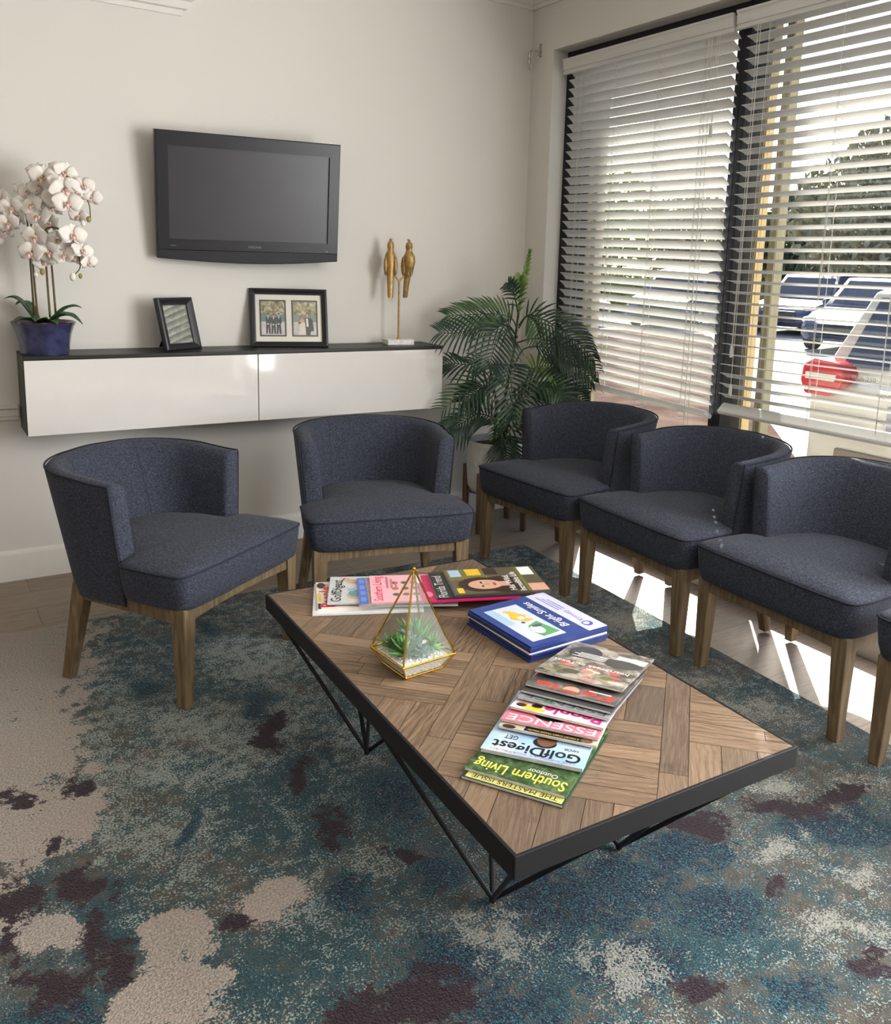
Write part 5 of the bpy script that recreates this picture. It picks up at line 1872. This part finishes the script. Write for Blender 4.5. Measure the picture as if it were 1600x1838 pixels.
mb.hexa([(x * 0.93, y * 0.93, 0.0045) for x, y, z in bot], [(x * 0.9, y * 0.9, 0.034) for x, y, z in mid])
for k in range(520):
    z = rr.uniform(0.006, 0.040)
    s = lerp(s0, s1, z / zm) * 0.93 - 0.003
    if z > 0.034 or rr.random() < 0.35:
        x, y = rr.uniform(-s, s), rr.uniform(-s, s)
        z = rr.uniform(0.033, 0.037)
    else:
        x, y = [(s, rr.uniform(-s, s)), (-s, rr.uniform(-s, s)), (rr.uniform(-s, s), s), (rr.uniform(-s, s), -s)][rr.randrange(4)]
    mb.ball((x, y, z), rr.uniform(0.0022, 0.0038), 6, 4, (1, rr.uniform(0.7, 1), rr.uniform(0.6, 0.9)))
peb = mb.build('pebbles', PEB.m, ter, smooth=60)
peb['kind'] = 'stuff'
SUC1 = m_frond('succulent_bright', rgb(58, 100, 48), rgb(92, 140, 70), rgb(130, 172, 96))
SUC2 = m_frond('succulent_grey', rgb(78, 104, 92), rgb(110, 134, 122), rgb(150, 168, 156))
def rosette(c, n, ln, wd, mat, up0, up1, rows=3):
    mb = MB()
    for r_ in range(rows):
        e = lerp(up0, up1, r_ / max(1, rows - 1))
        for k in range(n):
            az = 2 * pi * (k + 0.5 * r_) / n + rr.uniform(-0.15, 0.15)
            d = Vector((cos(az) * cos(e), sin(az) * cos(e), sin(e)))
            s = Vector((-sin(az), cos(az), 0))
            u = d.cross(s) * -1
            L = ln * rr.uniform(0.8, 1.1) * (1 - 0.12 * r_)
            C0 = Vector(c)
            rws = []
            for q in range(5):
                t = q / 4
                wv = wd * [0.5, 1.0, 1.0, 0.7, 0.05][q]
                p = C0 + d * L * t + Vector((0, 0, 0.12 * L * t * t))
                rws.append([mb.vert(p - s * wv), mb.vert(p + u * wv * 0.5), mb.vert(p + s * wv), mb.vert(p - u * wv * 0.6)])
            for a_, b_ in zip(rws, rws[1:]):
                for q in range(4):
                    mb.face([a_[q], a_[(q + 1) % 4], b_[(q + 1) % 4], b_[q]])
    return mb.build('succulent', mat, ter, smooth=60)
rosette((-0.026, -0.008, 0.040), 9, 0.0529, 0.0067, SUC1, 0.25, 1.25)
rosette((0.030, 0.030, 0.040), 9, 0.0713, 0.0069, SUC1, 0.6, 1.4)
rosette((0.000, -0.004, 0.050), 9, 0.0345, 0.0090, SUC2, 0.05, 1.1)
rosette((0.008, -0.030, 0.042), 9, 0.0299, 0.0085, SUC2, 0.0, 1.0)
rosette((-0.004, 0.024, 0.062), 9, 0.0299, 0.0083, SUC2, 0.0, 1.0)
rosette((0.042, -0.022, 0.046), 9, 0.0368, 0.0051, SUC1, -0.1, 1.0, 2)
rosette((-0.030, 0.034, 0.040), 8, 0.0460, 0.0060, SUC1, 0.4, 1.2)

# ------------------------------------------------------------------ hook on the pier by the window
hk = thing('wall_hook', 'small chrome swing-arm hook screwed to the pier left of the window', 'hook', (0.0, -0.075, 2.395))
mb = MB(); mb.box((-0.004, -0.011, -0.028), (-0.0003, 0.011, 0.036))
mb.build('plate', CHROME, hk, smooth=0, bevel=0.001)
mb = MB()
mb.tube([(-0.004, 0, 0.0), (-0.018, 0.0, 0.004), (-0.03, 0.018, 0.004), (-0.038, 0.036, 0.002), (-0.04, 0.040, -0.012), (-0.04, 0.041, -0.03)], 0.0055, 8)
mb.tube([(-0.004, 0, -0.018), (-0.014, 0.0, -0.024), (-0.016, 0.004, -0.034)], 0.005, 8)
mb.build('arm', CHROME, hk, smooth=50)
mb = MB(); mb.lathe([(0.003, 0.0), (0.0075, -0.004), (0.0075, -0.028), (0.005, -0.034), (0.004, -0.056), (0.0015, -0.062)], 12, (-0.04, 0.041, -0.026))
mb.build('pendant', CHROME, hk, smooth=50)
# ------------------------------------------------------------------ outside
GZ = -0.18
def m_asphalt():
    k = NT('asphalt', 0.9, 0.2)
    co = k.coord()
    n = k.noise(co, 60, 4)
    b = k.noise(co, 0.35, 4, 0.6)
    c = k.ramp(n, [(0.3, rgb(128, 126, 124)), (0.7, rgb(160, 158, 154))])
    c = k.mix(k.step(b, 0.46, 0.56), c, rgb(186, 182, 176))
    k.base(c)
    return k.m
mb = MB(); mb.box((0.9, -16, GZ - 0.1), (60, 60, GZ))
struct(mb.build('parking_lot', m_asphalt(), smooth=0))
mb = MB(); mb.box((0.2201, -10, GZ - 0.1), (0.8999, 40, GZ + 0.04))
struct(mb.build('walkway', plain('concrete_walk', rgb(176, 172, 164), 0.85, 0.2, var=0.08, scale=6), smooth=0))
# shallow soffit over the shop front
mb = MB(); mb.box((0.2201, -9, 2.46), (0.62, 6, 2.70))
struct(mb.build('porch_soffit', plain('soffit_tan', rgb(150, 132, 112), 0.8, 0.2, var=0.06), smooth=0))
BEIGE = NT('beige_post_paint', 0.7, 0.3)
BEIGE.base(BEIGE.ramp(BEIGE.noise(BEIGE.mapping(BEIGE.coord(), (30, 30, 1)), 4, 3), [(0.3, rgb(196, 178, 140)), (0.7, rgb(212, 196, 160))]))
def post(label, y, x=0.262, wd=0.075, dp=0.075):
    root = thing('porch_post', label, 'post', (x, y, GZ + 0.0405), group='beige posts outside the windows')
    mb = MB()
    h = 2.46 - (GZ + 0.0405) - 0.001
    mb.box((-dp / 2, -wd / 2, 0.08), (dp / 2, wd / 2, h))
    for q in (-0.5, 0.5):
        mb.box((-dp / 2 - 0.004, q * wd * 0.6 - 0.006, 0.1), (-dp / 2, q * wd * 0.6 + 0.006, h))
    mb.build('shaft', BEIGE.m, root, smooth=0, bevel=0.003)
    mb = MB(); mb.box((-dp / 2 - 0.004, -wd / 2 - 0.008, 0.0), (dp / 2 + 0.008, wd / 2 + 0.008, 0.0799))
    mb.build('plinth', BEIGE.m, root, smooth=0, bevel=0.004)
post('beige post outside the right-hand window, nearest the dark mullion', -1.332, 0.252, 0.064, 0.050)
post('beige post outside the right-hand window, second from the dark mullion', -1.446, 0.252, 0.042, 0.050)
post('beige post outside the left window, at its far left edge', -0.222, 0.254, 0.05, 0.050)
post('beige post outside the left window, second from its left edge', -0.290, 0.254, 0.045, 0.050)

# foliage
def leaf_mat(name, a_, b_, c_):
    k = NT(name, 0.7, 0.2)
    n = k.noise(k.coord(), 2.2, 4)
    k.base(k.ramp(n, [(0.3, a_), (0.5, b_), (0.7, c_)]))
    return k.m
LF1 = leaf_mat('tree_leaves', rgb(108, 104, 84), rgb(138, 132, 106), rgb(168, 160, 130))
LF2 = leaf_mat('dark_leaves', rgb(48, 62, 50), rgb(68, 84, 62), rgb(98, 112, 78))
LF3 = leaf_mat('hedge_leaves', rgb(90, 104, 54), rgb(128, 140, 74), rgb(160, 168, 96))
RED = leaf_mat('mulch_red', rgb(70, 58, 54), rgb(88, 73, 66), rgb(106, 90, 80))
REDPAVE = RED
REDPAVE.node_tree.nodes['Principled BSDF'].inputs['Roughness'].default_value = 1.0
REDPAVE.node_tree.nodes['Principled BSDF'].inputs['Specular IOR Level'].default_value = 0.0
rt_ = random.Random(17)
def leaves(mb, c, rx, ry, rz, n, size):
    for _ in range(n):
        while True:
            p = Vector((rt_.uniform(-1, 1), rt_.uniform(-1, 1), rt_.uniform(-1, 1)))
            if 0.25 < p.length < 1:
                break
        p = Vector((p.x * rx, p.y * ry, p.z * rz)) + Vector(c)
        e = Euler((rt_.uniform(0, 6), rt_.uniform(0, 6), rt_.uniform(0, 6))).to_matrix()
        s = size * rt_.uniform(0.6, 1.4)
        mb.poly([p + e @ Vector(q) * s for q in ((-1, 0, 0), (0, -0.5, 0.1), (1, 0, 0), (0, 0.5, 0.1))])
TRUNK = plain('tree_bark', rgb(84, 72, 62), 0.9, 0.2, var=0.2, scale=8)
def tree(label, loc, h, blobs, mat, size=0.2, name='tree'):
    root = thing(name, label, 'tree', (loc[0], loc[1], GZ), group='trees beyond the parking lot')
    mb = MB(); mb.tube([(0, 0, 0), (0.1, 0.05, h * 0.35), (-0.05, 0, h * 0.62)], [0.2, 0.14, 0.08], 8)
    mb.build('trunk', TRUNK, root, smooth=60)
    mb = MB()
    for (c, r, n) in blobs:
        leaves(mb, c, r[0], r[1], r[2], n, size)
    mb.build('crown', mat, root, smooth=0)
def at(px_az, dist):
    return CAM.x + dist * cos(rad(px_az)), CAM.y + dist * sin(rad(px_az))
tree('broad grey-green tree behind the parked sedan, right of the outdoor posts', at(30.0, 30), 6.0, [((0, 0, 4.6), (3.2, 3.2, 2.2), 4200), ((-2.0, 1.6, 3.2), (2.2, 2.2, 1.9), 2000), ((2, -2.5, 4.2), (2.8, 2.8, 2.6), 2600), ((0, 0, 2.1), (3.6, 3.6, 1.6), 2600)], LF1, 0.17)
tree('dark evergreen tree behind the navy car, just right of the outdoor posts', at(37.4, 36), 5.0, [((0, 0, 2.3), (1.9, 1.9, 2.4), 4200), ((0.6, -0.6, 3.9), (0.9, 0.9, 0.9), 500)], LF2, 0.17)
tree('tree far beyond the left window with a loose pale crown', at(51.5, 38), 5.5, [((0, 0, 3.4), (3.4, 3.4, 2.4), 2600)], LF3, 0.2)
tree('tree far beyond the left window, close to the dark mullion', at(44.5, 46), 5.0, [((0, 0, 3.0), (2.6, 2.6, 2.2), 2200)], LF1, 0.2)
def hedge(label, p, q, h, wd, mat, n, size, name='hedge', cat='hedge'):
    a_, b_ = Vector((p[0], p[1], GZ)), Vector((q[0], q[1], GZ))
    root = thing(name, label, cat, tuple((a_ + b_) / 2), math.atan2((b_ - a_).y, (b_ - a_).x))
    L = (b_ - a_).length
    mb = MB()
    mb.box((-L / 2, -wd / 2 * 0.8, 0), (L / 2, wd / 2 * 0.8, h * 0.86))
    for _ in range(n):
        pz = rt_.uniform(0.03, 1) * h
        y = rt_.uniform(-wd / 2, wd / 2)
        if pz < h * 0.86:
            y = math.copysign(wd / 2 * rt_.uniform(0.8, 1.05), y)
        c = Vector((rt_.uniform(-L / 2, L / 2), y, pz))
        e = Euler((rt_.uniform(0, 6), rt_.uniform(0, 6), rt_.uniform(0, 6))).to_matrix()
        s = size * rt_.uniform(0.6, 1.4)
        mb.poly([c + e @ Vector(v) * s for v in ((-1, 0, 0), (0, -0.5, 0.1), (1, 0, 0), (0, 0.5, 0.1))])
    mb.build('foliage', mat, root, smooth=0)
hedge('clipped light green hedge along the far side of the lot, seen through the left window', at(52, 30.5), at(40.5, 30.5), 1.35, 0.9, LF3, 5000, 0.09)
# red paved drive running out across the lot
mb = MB()
mb.M = Matrix.Translation((CAM.x, CAM.y, GZ)) @ Matrix.Rotation(rad(46.5), 4, 'Z')
mb.box((4.95, -1.25, -0.01), (21.5, 3.2, 0.012))
struct(mb.build('red_paving', REDPAVE, smooth=0))

# grey wall of a building across the lot
mb = MB(); mb.box((-9, -0.2, 0), (9, 0.2, 2.6))
bl = thing('boundary_wall', 'brown-grey wall far across the parking lot behind the parked cars', 'wall', (*at(34, 44), GZ), rad(125))
mb.build('wall_face', plain('far_wall_brown', rgb(122, 108, 98), 0.9, 0.2, var=0.12, scale=1.5), bl, smooth=0)

# ------------------------------------------------------------------ cars
def paint(name, c, rough=0.25, coat=0.6):
    k = NT(name, rough, 0.5)
    n = k.noise(k.coord(), 3, 2)
    k.base(k.ramp(n, [(0.3, tuple(x * 0.96 for x in c[:3]) + (1,)), (0.7, c)]))
    k.b.inputs['Coat Weight'].default_value = coat
    k.b.inputs['Coat Roughness'].default_value = 0.06
    return k.m
CGLASS = plain('car_glass_dark', rgb(44, 50, 70), 0.06, 0.6, var=0.05, scale=2)
RUBBER = plain('tyre_rubber', rgb(28, 28, 30), 0.8, 0.2)
ALLOY = plain('alloy_wheel', rgb(150, 152, 156), 0.3, 0.5, 0.8)
REDLENS = plain('tail_lens_red', rgb(190, 36, 44), 0.12, 0.6, var=0.1, scale=9)
CLEARLENS = plain('lamp_lens_clear', rgb(226, 214, 200), 0.1, 0.6, var=0.08, scale=20)
PLASTIC = plain('black_plastic', rgb(40, 40, 44), 0.5, 0.4)
def loft(mb, secs):
    rings = [[mb.vert(p) for p in s] for s in secs]
    n = len(rings[0])
    for a_, b_ in zip(rings, rings[1:]):
        for j in range(n):
            mb.face([a_[j], a_[(j + 1) % n], b_[(j + 1) % n], b_[j]])
    mb.face(rings[0][::-1]); mb.face(rings[-1])
def car(name, label, loc, rz, body_mat, L, Wd, H, kind, cat='car', belt=0.0):
    """nose towards +x, origin on the ground below the middle of the tail"""
    root = thing(name, label, cat, loc, rz, 'cars parked outside')
    hb = H * 0.60           # belt line
    w2 = Wd / 2
    if kind == 'suv':
        st = [(0.0, 0.36, 0.66, 0.78, .90), (0.04, 0.24, 0.86, 0.93, .965), (0.14, 0.20, hb + 0.02, 1.0, .975), (0.5, 0.19, hb + 0.03, 1.0, .98), (1.6, 0.19, hb, 1.0, .985), (L - 1.35, 0.19, hb - 0.02, 1.0, .98), (L - 0.45, 0.20, hb - 0.14, 0.97, .95), (L - 0.12, 0.24, hb - 0.24, 0.88, .88), (L, 0.32, hb - 0.36, 0.70, .80)]
        gh = [(0.10, hb + 0.0, .93, 0.02), (0.42, H - 0.10, .80, 0), (0.75, H - 0.01, .77, 0), (1.7, H, .78, 0), (2.35, H - 0.05, .78, 0), (L - 1.30, hb - 0.02, .93, 0)]
    else:
        st = [(0.0, 0.40, hb - 0.10, 0.74, .84), (0.06, 0.25, hb, 0.90, .92), (0.3, 0.20, hb + 0.03, 0.98, .95), (1.2, 0.19, hb + 0.02, 1.0, .97), (L - 1.55, 0.19, hb, 1.0, .97), (L - 0.6, 0.20, hb - 0.12, 0.97, .93), (L - 0.15, 0.24, hb - 0.22, 0.88, .86), (L, 0.32, hb - 0.34, 0.70, .78)]
        gh = [(0.62, hb + 0.02, .88, 0), (1.35, H - 0.04, .72, 0), (1.9, H, .72, 0), (2.5, H - 0.02, .72, 0), (L - 1.35, hb - 0.01, .90, 0)]
    secs = []
    for (x, z0, z1, ws, wt) in st:
        a_ = w2 * ws
        b_ = w2 * wt
        m = (z0 + z1) / 2
        secs.append([(x, -a_ * 0.9, z0), (x, a_ * 0.9, z0), (x, a_, z0 + 0.1), (x, a_, m + 0.06), (x, b_ * 0.985, z1 - 0.07), (x, b_ * 0.93, z1), (x, -b_ * 0.93, z1), (x, -b_ * 0.985, z1 - 0.07), (x, -a_, m + 0.06), (x, -a_, z0 + 0.1)])
    mb = MB(); loft(mb, secs)
    mb.build('body', body_mat, root, smooth=38, bevel=0.02)
    # greenhouse: roof skin and glass
    mb = MB()
    pr = []
    for (x, z, wf, _) in gh:
        pr.append((x, z, w2 * wf))
    zb = hb - 0.05
    secs = []
    for (x, z, wv) in pr:
        wb = w2 * 0.93
        secs.append([(x, -wb, zb), (x, wb, zb), (x, wv, max(z, zb + 0.02)), (x, -wv, max(z, zb + 0.02))])
    loft(mb, secs)
    mb.build('roof', body_mat, root, smooth=38, bevel=0.03)
    def glass_panel(pts, nm):
        mb = MB(); mb.poly(pts)
        o_ = mb.build(nm, CGLASS, root, smooth=0)
        return thick(o_, 0.006)
    def on_side(x, t, s, off=0.008):
        # point on the cabin side at x, t = 0 belt, 1 roof
        for (x0, z0, w0), (x1, z1, w1) in zip(pr, pr[1:]):
            if x0 <= x <= x1:
                f = (x - x0) / (x1 - x0)
                z, wv = lerp(z0, z1, f), lerp(w0, w1, f)
                return (x, s * (lerp(w2 * 0.93, wv, lerp(0.10, 1, t)) + off), lerp(zb, z, lerp(0.12, 1, t)))
    xs0, xs1 = pr[1][0] + 0.05, pr[-1][0] - 0.45
    xm_ = (xs0 + xs1) / 2
    for s in (-1, 1):
        for xa, xb in ((xs0, xm_ - 0.04), (xm_ + 0.04, xs1)):
            glass_panel([on_side(xa, 0.08, s), on_side(xb + (0.3 if xb == xs1 else 0), 0.08, s), on_side(xb, 0.86, s), on_side(xa, 0.86, s)], 'side_window')
    def on_end(i, t, y, off):
        (x0, z0, w0), (x1, z1, w1) = pr[i], pr[i + 1]
        return (lerp(x0, x1, t) + off, y * lerp(w0, w1, t), lerp(z0, z1, t) + 0.008)
    glass_panel([on_end(0, 0.12, -0.86, -0.01), on_end(0, 0.12, 0.86, -0.01), on_end(0, 0.92, 0.90, -0.01), on_end(0, 0.92, -0.90, -0.01)], 'rear_window')
    i = len(pr) - 2
    glass_panel([on_end(i, 0.10, -0.88, 0.01), on_end(i, 0.10, 0.88, 0.01), on_end(i, 0.92, 0.86, 0.01), on_end(i, 0.92, -0.86, 0.01)], 'windscreen')
    for x in (0.78, L - 0.86):
        for s in (-1, 1):
            mb = MB(); mb.M = Matrix.Translation((x, s * (w2 - 0.10), 0.325)) @ Matrix.Rotation(pi / 2, 4, 'X')
            mb.lathe([(0.20, -0.11), (0.29, -0.115), (0.322, -0.09), (0.325, 0.0), (0.322, 0.09), (0.29, 0.115), (0.20, 0.11)], 28)
            wh = mb.build('wheel', RUBBER, root, smooth=50)
            mb = MB(); mb.M = Matrix.Translation((x, s * (w2 - 0.10), 0.325)) @ Matrix.Rotation(pi / 2, 4, 'X')
            mb.lathe([(0.03, -0.118), (0.195, -0.108), (0.205, -0.117), (0.205, 0.117), (0.195, 0.108), (0.03, 0.118)], 20)
            mb.build('rim', ALLOY, wh, smooth=40)
    for s in (-1, 1):
        mb = MB(); mb.ball((pr[-1][0] - 0.55, s * (w2 + 0.08), hb + 0.05), 0.10, 10, 8, (0.6, 1.0, 0.75))
        mb.build('side_mirror', body_mat, root, smooth=60)
        mb = MB()
        mb.ball((L - 0.22, s * w2 * 0.72, hb - 0.26), 0.16, 12, 8, (0.9, 1.1, 0.5))
        mb.build('headlight', CLEARLENS, root, smooth=60)
    mb = MB(); mb.box((L - 0.02, -0.42, 0.36), (L + 0.03, 0.42, hb - 0.30))
    mb.build('grille', PLASTIC, root, smooth=0, bevel=0.02)
    return root, hb, w2
SILVER = paint('white_car_paint', rgb(198, 192, 178))
NAVY = paint('navy_car_paint', rgb(30, 46, 84), 0.4, 0.1)
GREYBLUE = paint('slate_car_paint', rgb(54, 62, 88), 0.4, 0.1)
PALEBLUE = paint('pale_blue_car_paint', rgb(176, 196, 214))
# white car with its tail towards the window
SX, SY = 1.83, -1.36
suv, hb, w2 = car('hatchback_car', 'white car parked with its tail and red lamp towards the right-hand window', (SX, SY, GZ), rad(2), SILVER, 4.35, 1.80, 1.52, 'suv')
for s in (-1, 1):
    mb = MB()
    y0 = s * w2 * 0.96
    prof = [(s * 0.585, 0.93), (s * 0.655, 1.005), (s * 0.80, 1.02), (s * 0.875, 0.98), (s * 0.885, 0.88), (s * 0.85, 0.80), (s * 0.69, 0.80), (s * 0.61, 0.86)]
    mb.hexa([(-0.035, y, z) for y, z in prof], [(0.16, y * (1.03 if abs(y) > 0.8 else 1.0), z) for y, z in prof])
    tl = mb.build('tail_light', REDLENS, suv, smooth=30, bevel=0.015)
    mb = MB()
    pr_ = [(s * 0.635, 0.935), (s * 0.84, 0.935), (s * 0.84, 0.895), (s * 0.645, 0.895)]
    mb.hexa([(-0.050, y, z) for y, z in pr_], [(-0.030, y, z) for y, z in pr_])
    mb.build('reversing_lamp', CLEARLENS, tl, smooth=0)
mb = MB(); mb.box((0.0, -0.30, 0.62), (0.03, 0.30, 0.80))
mb.v = [(x - 0.035, y, z) for x, y, z in mb.v]
pl = mb.build('plate_recess', plain('plate_recess_grey', rgb(150, 148, 160), 0.4), suv, smooth=0, bevel=0.005)
mb = MB(); mb.box((-0.02, -0.62, 0.40), (0.05, 0.62, 0.50))
mb.build('bumper_insert', plain('bumper_tan', rgb(124, 110, 96), 0.4), suv, smooth=0, bevel=0.01)
mb = MB(); mb.box((-0.045, -0.36, 0.86), (0.0, 0.36, 0.885))
mb.build('chrome_strip', CHROME, suv, smooth=0, bevel=0.004)
Mt = Matrix.Translation((-0.040, 0.46, 0.935)) @ Matrix(((0, 0, -1, 0), (-1, 0, 0, 0), (0, 1, 0, 0), (0, 0, 0, 1)))
text_mb('GLA 250', 0.035, Mt, width=0.15).build('model_badge', plain('badge_grey', rgb(110, 104, 98), 0.3, 0.5, 0.5), suv, smooth=0)
def park(az, dist, rz, off, *a):
    # nose of the car at the given bearing and distance from the room
    x, y = at(az, dist)
    L = a[5]
    return car(a[0], a[1], (x - cos(rad(rz)) * L, y - sin(rad(rz)) * L, GZ), rad(rz), *a[4:])
park(35.2, 18.0, 196, 0, 'sedan_car', 'slate blue sedan across the lot facing the window, seen above the white car', 0, 0, GREYBLUE, 4.6, 1.82, 1.46, 'sedan')
park(38.8, 22.5, 196, 0, 'hatchback_car', 'navy car half hidden behind the outdoor posts', 0, 0, NAVY, 4.3, 1.8, 1.5, 'suv')
park(49.6, 22.8, 300, 0, 'sedan_car', 'pale car seen between the slats at the left of the left blind', 0, 0, PALEBLUE, 4.5, 1.8, 1.46, 'sedan')
park(46.4, 22.6, 205, 0, 'hatchback_car', 'dark grey car seen between the slats beside the dark mullion', 0, 0, GREYBLUE, 4.3, 1.8, 1.5, 'suv')
